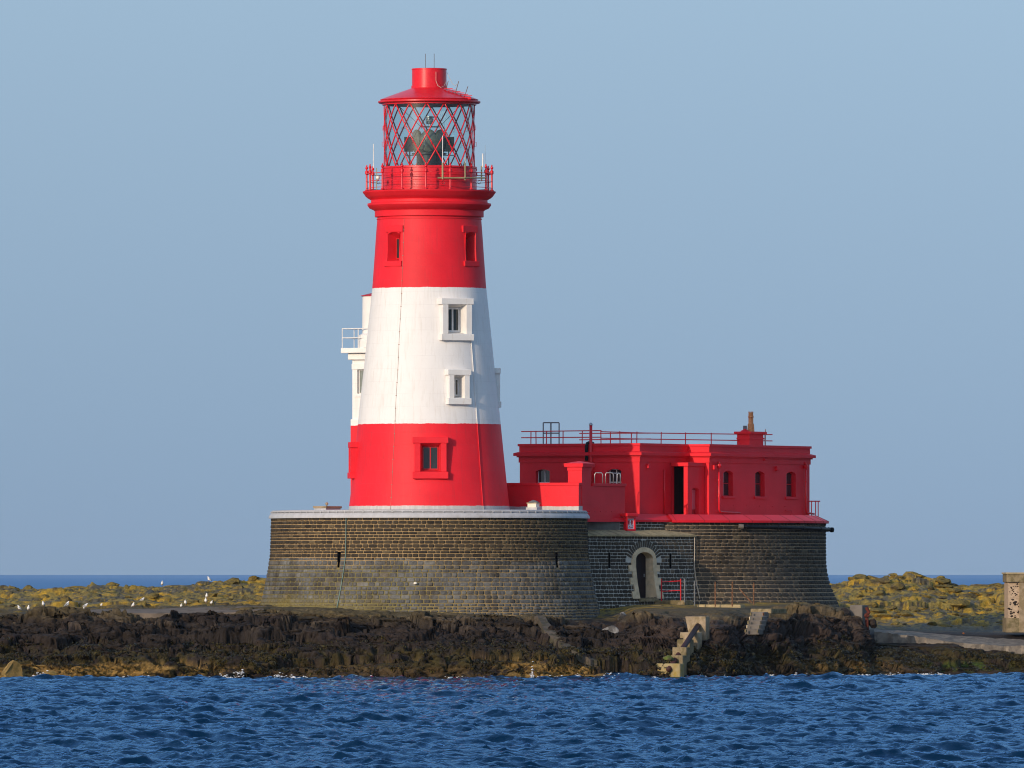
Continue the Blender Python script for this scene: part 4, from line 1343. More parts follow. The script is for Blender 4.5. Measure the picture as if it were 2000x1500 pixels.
# things standing on the platform
HT = thing('roof_hatch', 'low pale hatch box with a knob, left of the tower on the platform', 'hatch', (-4.7, -1.2, 8.0))
cc = Vector((-5.02, -1.5, 0)); lx, ly = cc.dot(HU), cc.dot(HW)
MB().box((lx, ly, 8.0), (lx + 1.4, ly + .66, 8.10), HM).obj('kerb', M['coping'], HT)
lid = MB().box((lx - .05, ly - .05, 8.10), (lx + 1.45, ly + .71, 8.20), HM, bev=.015).obj('lid', M['conc_pale'], HT)
kp = hp(lx + .5, ly + .25, 8.2)
MB().lathe([(0, 0), (.03, 0), (.03, .05), (.07, .08), (.08, .13), (.05, .18), (0, .19)], 12, kp).obj('knob', M['conc_pale'], lid, 'all')
VL = thing('roof_vent', 'small cream ventilator with a domed cap on the platform coping, right of the tower', 'vent', (5.3, -1, 8.0))
v0 = Vector((5.25, -1.2, 0)); lx, ly = v0.dot(HU), v0.dot(HW)
MB().box((lx, ly, 8.0), (lx + .3, ly + .62, 8.14), HM, bev=.01).obj('base_block', M['coping'], VL)
MB().box((lx + .03, ly + .06, 8.14), (lx + .36, ly + .54, 8.33), HM).obj('louvre_box', M['lampglass'], VL)
MB().box((lx + .0, ly + .02, 8.33), (lx + .40, ly + .58, 8.37), HM).obj('cap', M['cap'], VL)
vc = hp(lx + .2, ly + .3, 8.37)
MB().lathe([(.26, 0), (.22, .05), (.12, .10), (0, .13)], 20, vc).obj('dome', M['lead'], VL, 'all')

# ------------------------------------------------------------------ wall with the doorway
DW = thing('door_wall', 'dark coursed stone wall with pale arched doorway, right of the round platform', 'wall', (10.5, 3.7, 3.4))
DE = Vector((13.0, 6.2, 0)); DT = Vector((math.cos(R(45)), math.sin(R(45)), 0)); DN = Vector((math.sin(R(45)), -math.cos(R(45)), 0))
DL = 8.2                                                          # s runs from -8.2 to 0 at the right end
dz_, db_ = [2.0, 3.2, 3.7, 4.4, 5.2, 6.8], [.62, .40, .29, .12, .0, .0]


def dbat(z):
    return float(np.interp(z, dz_, db_))


def df(s, z):
    db = (dbat(z + .05) - dbat(z - .05)) / .1
    n = (DN + Vector((0, 0, -db))).normalized()
    up = n.cross(DT) * -1
    if up.z < 0: up = -up
    return DE + DT * s + DN * dbat(z) + Vector((0, 0, z)), DT, up, n


def dpt(s, z, y=0.0):
    """point on the wall: y metres behind the face"""
    return DE + DT * s + DN * (dbat(z) - y) + Vector((0, 0, z))


SD, DHW, DZ0, DSP, DTOP = -3.52, .60, 3.70, 5.62, 5.97            # door centre, half width, sill, springing, crown
dslit = [(-5.92, 5.17, 5.95), (-1.62, 5.15, 5.92)]


def door_core():
    ss = sorted(set([-DL, 0, SD - DHW, SD + DHW] + [round(float(x), 3) for x in np.linspace(-DL, 0, 12)] + [q + d for q, _, _ in dslit for d in (-.06, .06)]))
    zs = sorted(set([2.0, 3.2, 4.4, 4.8, 5.2, 6.76, DZ0, DTOP] + [z for q in dslit for z in q[1:]]))
    mb = MB()
    for i in range(len(ss) - 1):
        for k in range(len(zs) - 1):
            sm, zm = (ss[i] + ss[i + 1]) / 2, (zs[k] + zs[k + 1]) / 2
            if abs(sm - SD) < DHW and DZ0 < zm < DTOP: continue
            if any(abs(sm - q) < .06 and a < zm < b for q, a, b in dslit): continue
            mb.add([dpt(ss[i], zs[k]), dpt(ss[i + 1], zs[k]), dpt(ss[i + 1], zs[k + 1]), dpt(ss[i], zs[k + 1])], [(0, 1, 2, 3)])
    zz = [2.0, 3.2, 3.7, 4.4, 5.2, 6.76]
    mb.add([dpt(0, z) for z in zz] + [DE - DN * 1.2 + Vector((0, 0, z)) for z in zz], [(k, k + 6, k + 7, k + 1) for k in range(5)])
    mb.obj('mortar_core', M['mortarD'], DW)
    for q, a, b in dslit:
        m = MB()
        for x0, x1, y0 in ((-.08, -.06, 0), (.06, .08, 0), (-.06, .06, .4)):
            m.add([dpt(q + x0, a, y0), dpt(q + x1, a, y0), dpt(q + x1, b, y0), dpt(q + x0, b, y0), dpt(q + x0, a, .5), dpt(q + x1, a, .5), dpt(q + x1, b, .5), dpt(q + x0, b, .5)],
                  [(0, 1, 2, 3), (0, 3, 7, 4), (1, 5, 6, 2)])
        m.obj('arrow_slit', M['dark'], DW)


door_core()
FZ, FR0, FR1 = 5.25, .98, 1.30                                   # fan of dark voussoirs round the arch


def door_gaps(z):
    g = [(q - .075, q + .075) for q, a, b in dslit if a < z < b]
    hw = 0
    if DZ0 - .05 < z < DSP:
        hw = DHW + (.49 if int((z - DZ0) / .325) % 2 == 0 else .27)
    if FZ - .2 < z < FZ + FR1:
        hw = max(hw, math.sqrt(max(0, FR1 ** 2 - (z - FZ) ** 2)) * (1 if z > FZ + .25 else 0))
    if hw:
        g.append((SD - hw, SD + hw))
    return g


drow, zz = courses(6.76, 5.2, .165)
drow2, zz = courses(zz, 3.4, .2)
drow3, zz = courses(zz, 2.3, .15, .3)
lay_blocks(DW, drow + drow2 + drow3, door_gaps, df, -DL + .6, -.005, .22, .40, M['stoneD'], rough_rows=range(len(drow) + len(drow2), 200), score=lambda s, z, v: v if s > -7.4 else 0)
for q in range(17):                                              # thin dark stones standing round the arch
    a0, a1 = R(-66 + 132 * q / 17 + 1.3), R(-66 + 132 * (q + 1) / 17 - 1.3)
    pts = [(SD + FR0 * math.sin(a0), FZ + FR0 * math.cos(a0)), (SD + FR0 * math.sin(a1), FZ + FR0 * math.cos(a1)), (SD + FR1 * math.sin(a1), FZ + FR1 * math.cos(a1)), (SD + FR1 * math.sin(a0), FZ + FR1 * math.cos(a0))]
    o = MB().add([dpt(s, z, -.022 - random.uniform(0, .01)) for s, z in pts] + [dpt(s, z, .1) for s, z in pts], [(0, 1, 2, 3), (0, 4, 5, 1), (1, 5, 6, 2), (2, 6, 7, 3), (3, 7, 4, 0)]).obj('arch_stone', M['stoneD'], DW)
    o['tone'] = random.uniform(.3, .8)


def arch_z(s):                                                  # soffit of the doorway
    t = (s - SD) / DHW
    return DSP + (DTOP - DSP) * math.sqrt(max(0, 1 - t * t))


ring = []
for q in range(9):                                               # pale arch ring
    a = [math.pi * (1 - (q + d) / 9) for d in (.02, .5, .98)]
    inn = [(SD + DHW * math.cos(x), DSP + (DTOP - DSP) * math.sin(x)) for x in a]
    out = [(SD + (DHW + .22) * math.cos(x), DSP + (DTOP - DSP + .24) * math.sin(x)) for x in a]
    vs = [dpt(s, z, -.075) for s, z in inn] + [dpt(s, z, -.075) for s, z in out] + [dpt(s, z, .5) for s, z in inn] + [dpt(s, z, .12) for s, z in out]
    MB().add(vs, [(0, 1, 4, 3), (1, 2, 5, 4), (0, 6, 7, 1), (1, 7, 8, 2), (3, 4, 10, 9), (4, 5, 11, 10), (0, 3, 9, 6), (2, 8, 11, 5)]).obj('voussoir', M['sandstone'], DW)
zq = [DZ0 - .02, 4.04, 4.38, 4.70, 5.02, 5.34, DSP]
for side in (-1, 1):
    for k in range(6):
        ow = .48 if k % 2 == 0 else .26
        z0, z1 = zq[k] + .001, zq[k + 1] - .001
        sl = [(z0 + (z1 - z0) * i / 3) for i in range(4)]
        vs = []
        for z in sl:
            for w_, y in ((DHW, dbat(z) + .45), (DHW, -.075), (DHW + ow, -.07), (DHW + ow, .12)):
                vs.append(dpt(SD + side * w_, z, y))
        fs = [(i * 4 + j, i * 4 + j + 1, i * 4 + j + 5, i * 4 + j + 4) for i in range(3) for j in range(3)] + [(0, 1, 2, 3), (12, 13, 14, 15)]
        MB().add(vs, fs).obj('quoin', M['sandstone'], DW)
ds = [-DHW + .02 + i * (2 * DHW - .04) / 12 for i in range(13)]
dy = .42
dp0 = lambda s, z, y=0: DE + DT * s - DN * y + Vector((0, 0, z))
door = MB().add([dp0(SD + s, DZ0 + .02, dy) for s in ds] + [dp0(SD + s, arch_z(SD + s), dy) for s in ds], [(i, i + 1, i + 14, i + 13) for i in range(12)]).obj('door', M['door'], DW)
for i in range(1, 6):
    s = -DHW + i * .2
    MB().add([dp0(SD + s + d, z, dy - .012) for d, z in ((-.008, DZ0 + .03), (.008, DZ0 + .03), (.008, arch_z(SD + s) - .04), (-.008, arch_z(SD + s) - .04))], [(0, 1, 2, 3)]).obj('plank_joint', M['black'], door)
MB().tube([dp0(SD + .42, 4.75, dy - .05), dp0(SD + .42, 4.9, dy - .05)], .02, 6).obj('handle', M['steel'], door)
MB().add([dp0(SD - DHW - .02, DZ0, y) if False else dpt(SD + s, DZ0, y) for y in (-.1, .8) for s in (-DHW - .05, DHW + .05)] + [dpt(SD + s, DZ0 - .16, y) for y in (-.1, .8) for s in (-DHW - .05, DHW + .05)],
         [(0, 1, 3, 2), (0, 4, 5, 1), (1, 5, 7, 3), (2, 6, 4, 0)]).obj('threshold', M['conc'], DW)
# sloping stone cap
cap_s = [(-DL, .08)]
MB().add([dp0(-DL, 6.74, -.10), dp0(.10, 6.74, -.10), dp0(-DL, 6.82, -.10), dp0(.10, 6.82, -.10), dp0(-DL, 7.08, .78), dp0(-.45, 7.08, .78), dp0(-DL, 6.74, .8), dp0(-.45, 6.74, .8)],
         [(0, 1, 3, 2), (2, 3, 5, 4), (0, 6, 7, 1), (1, 7, 5, 3)]).obj('sloping_cap', M['cap'], DW)
for i in range(1, 13):
    s = -DL + .5 + i * .58
    MB().tube([dp0(s, 6.822, -.102), dp0(s, 7.082, .78)], .006, 4).obj('cap_joint', M['render'], DW)

# set-back upper wall carrying the red coping
UB = .76


def uf(s, z):
    return DE + DT * s - DN * UB + Vector((0, 0, z)), DT, Vector((0, 0, 1)), DN


UW = thing('upper_wall', 'narrow set-back strip of dark stone and cement render under red coping, above the doorway', 'wall', DE + DT * -4 - DN * UB + Vector((0, 0, 7)))
ub = lambda s, z, y=0: DE + DT * s - DN * (UB + y) + Vector((0, 0, z))
MB().add([ub(-DL, 6.8), ub(.6, 6.8), ub(.6, 7.5), ub(-DL, 7.5)], [(0, 1, 2, 3)]).obj('mortar_core', M['mortarD'], UW)
lay_blocks(UW, courses(7.50, 6.9, .16)[0], lambda z: [], uf, -4.42, .45, .24, .42, M['stoneD'])
MB().add([ub(-DL, 6.8, -.03), ub(-4.45, 6.8, -.03), ub(-4.45, 7.5, -.03), ub(-DL, 7.5, -.03), ub(-4.45, 6.8, .1), ub(-4.45, 7.5, .1)], [(0, 1, 2, 3), (1, 4, 5, 2)]).obj('cement_render', M['render'], UW)
cop = [(.10, 7.46), (-.14, 7.46), (-.14, 7.56), (.5, 7.84), (1.6, 7.86)]
MB().add([ub(s, z, y) for s in (-DL, -.35) for y, z in cop], [(i, 5 + i, 6 + i, i + 1) for i in range(4)] + [(5, 6, 7, 8, 9)]).obj('red_coping', M['red'], UW)

# sign in its red housing
SG = thing('sign_box', 'small red box with a white sign panel, standing on the red coping above the doorway', 'sign', ub(-3.86, 7.1, -.2))
sF = Matrix(((DT.x, -DN.x, 0, 0), (DT.y, -DN.y, 0, 0), (0, 0, 1, 0), (0, 0, 0, 1)))
so = ub(-3.86, 7.02, -.26)
sF = Matrix.Translation(so) @ sF
MB().box((-.31, 0, 0), (.31, .3, .09), sF).box((-.31, 0, .09), (-.25, .3, .60), sF).box((.25, 0, .09), (.31, .3, .60), sF).box((-.31, 0, .60), (.31, .3, .70), sF).obj('housing', M['redmetal'], SG)
MB().box((-.40, -.10, .70), (.40, .55, .86), sF, bev=.02).obj('hood', M['red'], SG)
pn = MB().box((-.25, .08, .09), (.25, .1, .60), sF).obj('sign_panel', M['signw'], SG)
yy = .072
em = MB()
for s in (-1, 1):
    em.add([sF @ Vector(p) for p in ((s * .05, yy, .53), (s * .17, yy, .50), (s * .16, yy, .36), (s * .10, yy, .25), (s * .06, yy, .33))], [(0, 1, 2, 3, 4)])
em.add([sF @ Vector(p) for p in ((-.09, yy, .24), (.03, yy, .17), (-.02, yy, .15), (-.09, yy, .19))], [(0, 1, 2, 3)])
em.obj('red_emblem', M['rframe'], pn)
nv = MB()
for x0, x1, z0, z1 in ((-.18, .18, .54, .555), (-.19, -.16, .26, .30), (.15, .18, .22, .28), (.06, .16, .155, .19), (-.17, -.13, .15, .165), (-.03, .03, .41, .425)):
    nv.add([sF @ Vector(p) for p in ((x0, yy - .002, z0), (x1, yy - .002, z0), (x1, yy - .002, z1), (x0, yy - .002, z1))], [(0, 1, 2, 3)])
nv.obj('navy_marks', M['navy'], pn)

# ------------------------------------------------------------------ bastion under the keepers' house
BS = thing('curved_bastion', 'curved dark stone retaining wall with red coping under the red house', 'wall', (14.5, 8, 3.3))
BCX, BCY = 8.19, 17.0
BPROF = [(11.66, 7.45), (11.68, 5.4), (11.74, 4.9), (11.86, 4.4), (12.02, 4.0), (12.2, 3.6), (12.45, 3.0), (12.7, 2.4)]
bf, brad = circle_frame(BCX, BCY, BPROF)
MB().lathe([(r, z) for r, z in BPROF][::-1], 80, (BCX, BCY, 0), R(14), R(125)).obj('mortar_core', M['mortarB'], BS, True)
br1, zz = courses(7.45, 5.5, .172)
br2, zz = courses(zz, 2.7, .205)
lay_blocks(BS, br1 + br2, lambda z: [], scaled_frame(bf, 11.8), R(14.5) * 11.8, R(100) * 11.8, .34, .56, M['stoneD'])
MB().lathe([(11.5, 7.44), (11.84, 7.44), (11.84, 7.55), (11.2, 7.84), (8.0, 7.86), (0, 7.86)], 80, (BCX, BCY, 0), R(18.5), R(125)).obj('red_coping', M['red'], BS, True)
for a in (19.5, 27, 34, 41, 48, 55, 62, 69, 76, 83, 90):
    MB().tube([(BCX + r * math.sin(R(a)), BCY - r * math.cos(R(a)), z) for r, z in ((11.845, 7.45), (11.845, 7.555), (11.2, 7.845))], .006, 4).obj('coping_joint', M['maroon'], BS)
kf = Vector((BCX + 11.84 * math.sin(R(18.5)), BCY - 11.84 * math.cos(R(18.5)), 0))
BP = thing('drain_pipe', 'long black pipe running along the bastion just under the red coping', 'pipe', (15.5, 7.8, 7.2))
MB().tube([(BCX + 11.88 * math.sin(R(a)), BCY - 11.88 * math.cos(R(a)), 7.24 - .0022 * (a - 38)) for a in np.linspace(38, 97, 40)], .085, 10).obj('pipe_run', M['blackpipe'], BP, 'all')
for a in (39, 50, 61, 72, 83):
    p0 = [(BCX + r_ * math.sin(R(a + d)), BCY - r_ * math.cos(R(a + d)), 7.24 - .0022 * (a - 38)) for r_, d in ((11.88, -.35), (11.88, .35))]
    MB().tube(p0, .11, 10).obj('pipe_collar', M['blackpipe'], BP)
p0 = (BCX + 11.78 * math.sin(R(37)), BCY - 11.78 * math.cos(R(37)), 7.26)
MB().tube([p0, (BCX + 11.9 * math.sin(R(38)), BCY - 11.9 * math.cos(R(38)), 7.24)], .12, 10).obj('pipe_flange', M['render'], BP)
e0 = Vector((BCX + 11.88 * math.sin(R(86)), BCY - 11.88 * math.cos(R(86)), 7.12))
MB().lathe([(0, -.13), (.10, -.11), (.13, 0), (.10, .11), (0, .13)], 12, e0 + Vector((.12, 0, 0))).obj('pipe_end', M['blackpipe'], BP, 'all')
BR = thing('bastion_railing', 'short red railing at the right rear edge of the bastion, beside the house corner', 'railing', (19, 21, 7.85))
bz = 4.87 + (1122 - 979) * .02605
bpts = [wpt(x, 979, 21) for x in (1578, 1602)]
MB().tube([bpts[0], bpts[1]], .03, 6).obj('rail', M['redmetal'], BR)
for x in (1585, 1593, 1598):
    p = wpt(x, 979, 21)
    MB().tube([(p.x, p.y, 7.8), p], .025, 6).obj('post', M['redmetal'], BR)

# ------------------------------------------------------------------ keepers' house
KH = thing('keepers_house', 'flat-roofed red keepers house with cornice and small arched windows, right of the tower', 'house', hp(18, -2, 7.86))
FP = [(12.34, 2.01), (12.34, -4.85), (17.27, -4.85), (17.27, -6.07), (27.85, -6.07), (27.85, 2.01)]


def offset_poly(poly, o):
    """rectilinear outline, anticlockwise seen with local x right and local y up is assumed either way"""
    n = len(poly); out = []
    area = sum(poly[i][0] * poly[(i + 1) % n][1] - poly[(i + 1) % n][0] * poly[i][1] for i in range(n))
    sg = 1 if area > 0 else -1
    for i in range(n):
        (x0, y0), (x1, y1), (x2, y2) = poly[i - 1], poly[i], poly[(i + 1) % n]
        def nr(ax, ay, bx, by):
            l = math.hypot(bx - ax, by - ay)
            return ((by - ay) / l * sg, -(bx - ax) / l * sg)
        a, b = nr(x0, y0, x1, y1), nr(x1, y1, x2, y2)
        out.append((x1 + o * (a[0] + b[0]), y1 + o * (a[1] + b[1])))
    return out


def band(z0, z1, o, name, mat='red', o2=None):
    p, q = offset_poly(FP, o), offset_poly(FP, o if o2 is None else o2)
    n = len(p)
    mb = MB().add([HM @ Vector((x, y, z0)) for x, y in p] + [HM @ Vector((x, y, z1)) for x, y in q],
                  [tuple(range(n - 1, -1, -1)), tuple(range(n, 2 * n))] + [(i, (i + 1) % n, n + (i + 1) % n, n + i) for i in range(n)])
    bm = bmesh.new()
    me = mb.mesh(name, M[mat]); bm.from_mesh(me)
    bmesh.ops.recalc_face_normals(bm, faces=bm.faces); bmesh.ops.triangulate(bm, faces=[f for f in bm.faces if len(f.verts) > 4])
    bm.to_mesh(me); bm.free()
    return place(me, name, KH)


WZ, WT = 7.7, 10.46
RV = .3
# left-facing gable wall, in the shadow of the tower, with two windows
F1 = face_L(12.34, 2.01, WZ)
h1 = [(.92, 1.72, 8.8 - WZ, 10.12 - WZ, .10), (5.02, 5.82, 8.8 - WZ, 10.12 - WZ, .10)]
wall_panel(F1, 6.86, WT - WZ, h1, RV, M['red'], 'gable_wall', KH)
F2 = face_R(12.34, -4.85, WZ)
wall_panel(F2, 4.93, WT - WZ, [], RV, M['red'], 'front_wall', KH)
F3 = face_L(17.27, -4.85, WZ)
wall_panel(F3, 1.22, WT - WZ, [], RV, M['red'], 'return_wall', KH)
F4 = face_R(17.27, -6.07, WZ)
h4 = [(x - 17.27, x - 17.27 + 1.0, 8.80 - WZ, 10.08 - WZ, .13) for x in (18.76, 22.08, 25.38)]
wall_panel(F4, 10.58, WT - WZ, h4, RV, M['red'], 'front_wall', KH)
MB().add([hp(27.85, -6.07, WZ), hp(27.85, 2.01, WZ), hp(12.34, 2.01, WZ), hp(27.85, -6.07, WT), hp(27.85, 2.01, WT), hp(12.34, 2.01, WT)], [(0, 1, 4, 3), (1, 2, 5, 4)]).obj('rear_wall', M['red'], KH)
for Fx, hs, pm_ in ((F1, h1, 'pane'), (F4, h4, 'pane')):
    for i, (x0, x1, z0, z1, rise) in enumerate(hs):
        Fw = Fx @ Matrix.Translation(((x0 + x1) / 2, 0, z0))
        wn_ = MB().box((-(x1 - x0) / 2 - .14, -.07, -.12), ((x1 - x0) / 2 + .14, RV, -.002), Fw, bev=.01).obj('window', M['red'], KH)
        wn_['label'] = 'arched window recess with red sill'
        casement(wn_, Fw, x1 - x0, z1 - z0, RV, M['wframe'] if Fx is F1 else M['rframe'], M[pm_], 2 if Fx is F1 else 1, .045, .5)
band(10.46, 10.72, .045, 'frieze')
band(10.72, 10.79, .12, 'cornice_moulding')
band(10.79, 10.93, .24, 'cornice')
band(10.93, 10.99, .24, 'cornice_weathering', 'red', .06)
band(10.99, 11.27, .02, 'parapet')
band(11.27, 11.39, .08, 'parapet_coping')
# porch in the corner
PO = MB().box((15.54 - .08, -5.81 - .07, 10.27), (17.23, -4.88, 10.455), HM, bev=.01).obj('porch', M['red'], KH)
Fp = face_L(15.54, -4.88, WZ)
wall_panel(Fp, .93, 10.27 - WZ, [(.02, .70, 7.87 - WZ, 10.265 - WZ, 0)], .24, M['red'], 'porch_front', PO)
Fs = face_R(15.54, -5.81, WZ)
wall_panel(Fs, 1.70, 10.27 - WZ, [(.45, 1.15, 7.88 - WZ, 9.2 - WZ, .08)], .22, M['red'], 'porch_side', PO)
MB().box((.47, .20, 8.12 - WZ), (1.13, .22, 9.1 - WZ), Fs).obj('porch_pane', M['pink'], PO)
MB().box((.45, .225, 7.88 - WZ), (1.15, .25, 9.2 - WZ), Fs).obj('porch_backing', M['rframe'], PO)
MB().box((15.8, -5.58, 7.87), (17.25, -5.56, 10.26), HM).box((15.56, -4.88, 7.87), (17.25, -4.865, 10.26), HM).box((17.23, -5.55, 7.87), (17.26, -4.89, 10.26), HM).obj('porch_shade_lining', M['door'], PO)  # near-black panels put the deep shade of the porch into colour
# downpipes, boxes
def downpipe(F, x, top=10.5, foot=.5):
    zb = 7.95
    o = F @ Vector((x, 0, -WZ)); ny = F.to_3x3() @ Vector((0, -1, 0)); tx = F.to_3x3() @ Vector((1, 0, 0))
    b = lambda dx, dyy, z: Vector((o.x, o.y, 0)) + tx * dx + ny * dyy + Vector((0, 0, z))
    dpn = MB().tube([b(0, .10, top - .22), b(0, .10, zb + .18), b(.08, .12, zb + .06), b(foot, .2, zb)], .05, 8).obj('downpipe', M['redmetal'], KH, 'all')
    MB().tube([b(0, .02, top), b(0, .10, top - .02), b(0, .10, top - .1)], .045, 8).obj('swan_neck', M['redmetal'], dpn, 'all')
    q = b(0, .10, top - .22)
    MB().lathe([(0, -.10), (.07, -.10), (.12, .02), (.12, .12), (0, .12)], 8, q).obj('hopper', M['redmetal'], dpn)
    for z in (8.8, 9.6):
        q = b(0, .10, z)
        MB().lathe([(.05, -.03), (.075, -.03), (.075, .03), (.05, .03)], 8, q).obj('collar', M['redmetal'], dpn)


downpipe(F4, .85, foot=2.0)
downpipe(F4, 10.0, 10.55, .7)
MB().tube([F2 @ Vector((2.45, -.05, .2)), F2 @ Vector((2.45, -.05, 2.4))], .04, 8).obj('conduit', M['redmetal'], KH, 'all')
for Fx, x, z in ((F2, .70, 10.15), (F4, .34, 10.12), (F4, 6.9, 10.12), (F4, 5.6, 10.62)):
    MB().box((x, -.12, z - WZ), (x + .28, .0, z - WZ + .22), Fx, bev=.01).obj('vent_box', M['red'], KH)
MB().tube([F4 @ Vector((7.9, -.06, .42)), F4 @ Vector((8.5, -.10, .40)), F4 @ Vector((8.2, -.2, .2))], .02, 5).obj('bent_bracket', M['redmetal'], KH)
bolt = MB().box((-.02, -.03, -.02), (.02, 0, .02)).mesh('bolt', M['redmetal'])
for x in np.arange(1.2, 9.0, 1.35):
    place(bolt, 'bolt', KH, F4 @ Matrix.Translation((float(x), 0, .62)))

# chimney
CHX, CHY = 24.0, -4.7
ch = MB().box((CHX, CHY, 11.38), (CHX + 1.45, CHY + .7, 11.98), HM).box((CHX - .04, CHY - .04, 11.72), (CHX + 1.49, CHY + .74, 11.80), HM).obj('chimney', M['red'], KH)
MB().box((CHX - .14, CHY - .14, 11.985), (CHX + 1.59, CHY + .84, 12.11), HM, bev=.015).obj('chimney_cap', M['red'], ch)
pc = wpt(1466.5, 843, hp(CHX + .75, CHY + .35).y)
cp = Vector((pc.x, pc.y, 12.1))
MB().lathe([(.175, 0), (.165, .1), (.135, .42), (.125, .45), (.125, .72), (.15, .74), (.15, .78), (.125, .80), (.12, .98), (.10, .98)], 16, cp).obj('chimney_pot', M['terracotta'], ch, True)
for k in range(8):
    a = k * math.pi / 4 + .3
    MB().tube([(cp.x + .165 * math.sin(a), cp.y - .165 * math.cos(a), 12.12), (cp.x + .135 * math.sin(a), cp.y - .135 * math.cos(a), 12.5)], .028, 6).obj('pot_rib', M['terracotta'], ch)
    MB().box((cp.x + .11 * math.sin(a) - .02, cp.y - .11 * math.cos(a) - .02, 13.06), (cp.x + .11 * math.sin(a) + .02, cp.y - .11 * math.cos(a) + .02, 13.13)).obj('pot_tooth', M['terracotta'], ch)
pc = wpt(1455, 843, hp(CHX + .3, CHY + .35).y)
MB().lathe([(.26, 12.08), (.2, 12.16), (.10, 12.2), (.10, 12.24)], 16, (pc.x, pc.y, 0)).obj('flaunching', M['red'], ch, True)
MB().lathe([(.10, 12.2), (.10, 12.40), (.08, 12.41), (0, 12.41)], 12, (pc.x, pc.y, 0)).obj('flue_stub', M['lead'], ch, True)

# roof railing
RR = thing('roof_railing', 'long red pipe railing along the flat roof of the keepers house', 'railing', hp(16, -2, 11.39))
runs = [[(13.0, 2.3), (13.0, -2.3)], [(13.0, -2.3), (17.6, -2.3), (26.4, -4.7)], [(18.0, 1.8), (18.0, -2.32)]]
for ri, run in enumerate(runs):
    for z in (11.72, 12.03):
        zz = z - (.05 if ri else 0)
        MB().tube([hp(x, y, zz + random.uniform(-.012, .012)) for x, y in run], .026, 6).obj('rail', M['redmetal'], RR)
for x, y in [(13, 1.75), (13, .85), (13, -.1), (13, -1.2), (13, -2.28), (14.9, -2.3), (16.6, -2.3), (18.6, -2.58), (20.3, -3.04), (22.1, -3.53), (24, -4.0), (25.9, -4.56), (18, 1.2), (18, 0), (18, -1.2), (13, 1.45)]:
    MB().tube([hp(x, y, 11.38), hp(x + random.uniform(-.03, .03), y, 12.03)], .026, 6).obj('post', M['redmetal'], RR)
p = wpt(1495, 867, 20)
MB().tube([(p.x, 20, 11.39), (p.x, 20, 12.25)], .025, 6).obj('pole', M['cable'], RR)
LD = thing('ladder_frame', 'grey metal ladder hoop standing on the roof at the left end of the house', 'ladder', wpt(1076, 867, 13))
for x in (1061, 1076, 1092):
    a, b = wpt(x, 868, 13), wpt(x, 825.5, 13)
    MB().tube([a, b], .03 if x != 1076 else .035, 6).obj('upright', M['lead'], LD)
for yv in (825.5, 846):
    MB().tube([wpt(1061, yv, 13), wpt(1092, yv, 13)], .03, 6).obj('rung', M['lead'], LD)
FL = thing('flue_pipe', 'red upright flue pipe with a capped top against the gable of the house', 'pipe', hp(12.2, -1.9, 9))
gy = hp(12.1, -1.9).y
a, b = wpt(1154, 830, gy), wpt(1154, 900, gy)
MB().tube([a, b, wpt(1157, 905, gy), wpt(1157, 945, gy - .1)], .075, 10).obj('pipe', M['redmetal'], FL, 'all')
MB().lathe([(.09, -.02), (.10, .03), (.06, .10), (0, .12)], 12, a).obj('cap', M['steel'], FL, 'all')
MB().tube([wpt(1145.5, 900, gy + .1), wpt(1145.5, 872, gy + .1), wpt(1147, 866, gy + .1), wpt(1152, 864, gy + .1), wpt(1158, 866, gy + .4)], .085, 10).obj('hose', M['blackpipe'], FL, 'all')
MB().tube([wpt(1153, 905, gy + .1), wpt(1153, 945, gy + .1)], .05, 8).obj('black_drain', M['blackpipe'], FL, 'all')

# ------------------------------------------------------------------ yard wall joining the tower to the house
YW = thing('yard_wall', 'low red yard wall with a capped corner pier between tower and house', 'wall', hp(3.9, -6.1, 7.9))
MB().box((3.84, -6.21, 7.9), (4.22, -1.2, 9.22), HM).obj('wall', M['tower'], YW)
MB().box((4.225, -6.21, 7.45), (8.44, -5.85, 9.20), HM).obj('wall', M['red'], YW)
MB().box((3.80, -6.25, 9.222), (4.26, -1.2, 9.36), HM, bev=.01).obj('wall_coping', M['red'], YW)
MB().box((5.2, -6.27, 9.202), (8.50, -5.79, 9.34), HM, bev=.01).obj('wall_coping', M['red'], YW)
pr = MB().box((4.12, -6.23, 8.3), (5.02, -5.45, 10.12), HM).box((4.09, -6.26, 9.95), (5.05, -5.42, 10.13), HM).obj('pier', M['red'], YW)
MB().add([hp(x, y, z) for z, o in ((10.13, .14), (10.30, .16)) for x, y in ((4.12 - o, -6.23 - o), (5.02 + o, -6.23 - o), (5.02 + o, -5.45 + o), (4.12 - o, -5.45 + o))] + [hp(4.57, -5.84, 10.42)],
         [(0, 3, 2, 1), (0, 1, 5, 4), (1, 2, 6, 5), (2, 3, 7, 6), (3, 0, 4, 7), (4, 5, 8), (5, 6, 8), (6, 7, 8), (7, 4, 8)]).obj('pier_cap', M['red'], pr)
for x in np.arange(4.9, 8.4, .55):
    place(bolt, 'bolt', YW, face_R(float(x), -6.21, 7.95))
HR = thing('handrail_hoops', 'pale steel handrail hoops showing above the yard wall by the house window', 'handrail', hp(7, -5.2, 8))
hy = 5.2
for x0, x1, dyy in ((1161.5, 1177, 0), (1182.5, 1198, 0), (1206, 1211.5, .4)):
    pts = [wpt(x0, 950, hy + dyy), wpt(x0, 927, hy + dyy), wpt(x0 + 2, 923.5, hy + dyy), wpt(x1 - 2, 923.5, hy + dyy), wpt(x1, 927, hy + dyy), wpt(x1, 950, hy + dyy)]
    MB().tube(pts, .024, 8).obj('hoop', M['steel'], HR, 'all')
MB().tube([wpt(1184, 923.5, hy), wpt(1212, 925, hy + .5)], .024, 8).obj('top_rail', M['steel'], HR)

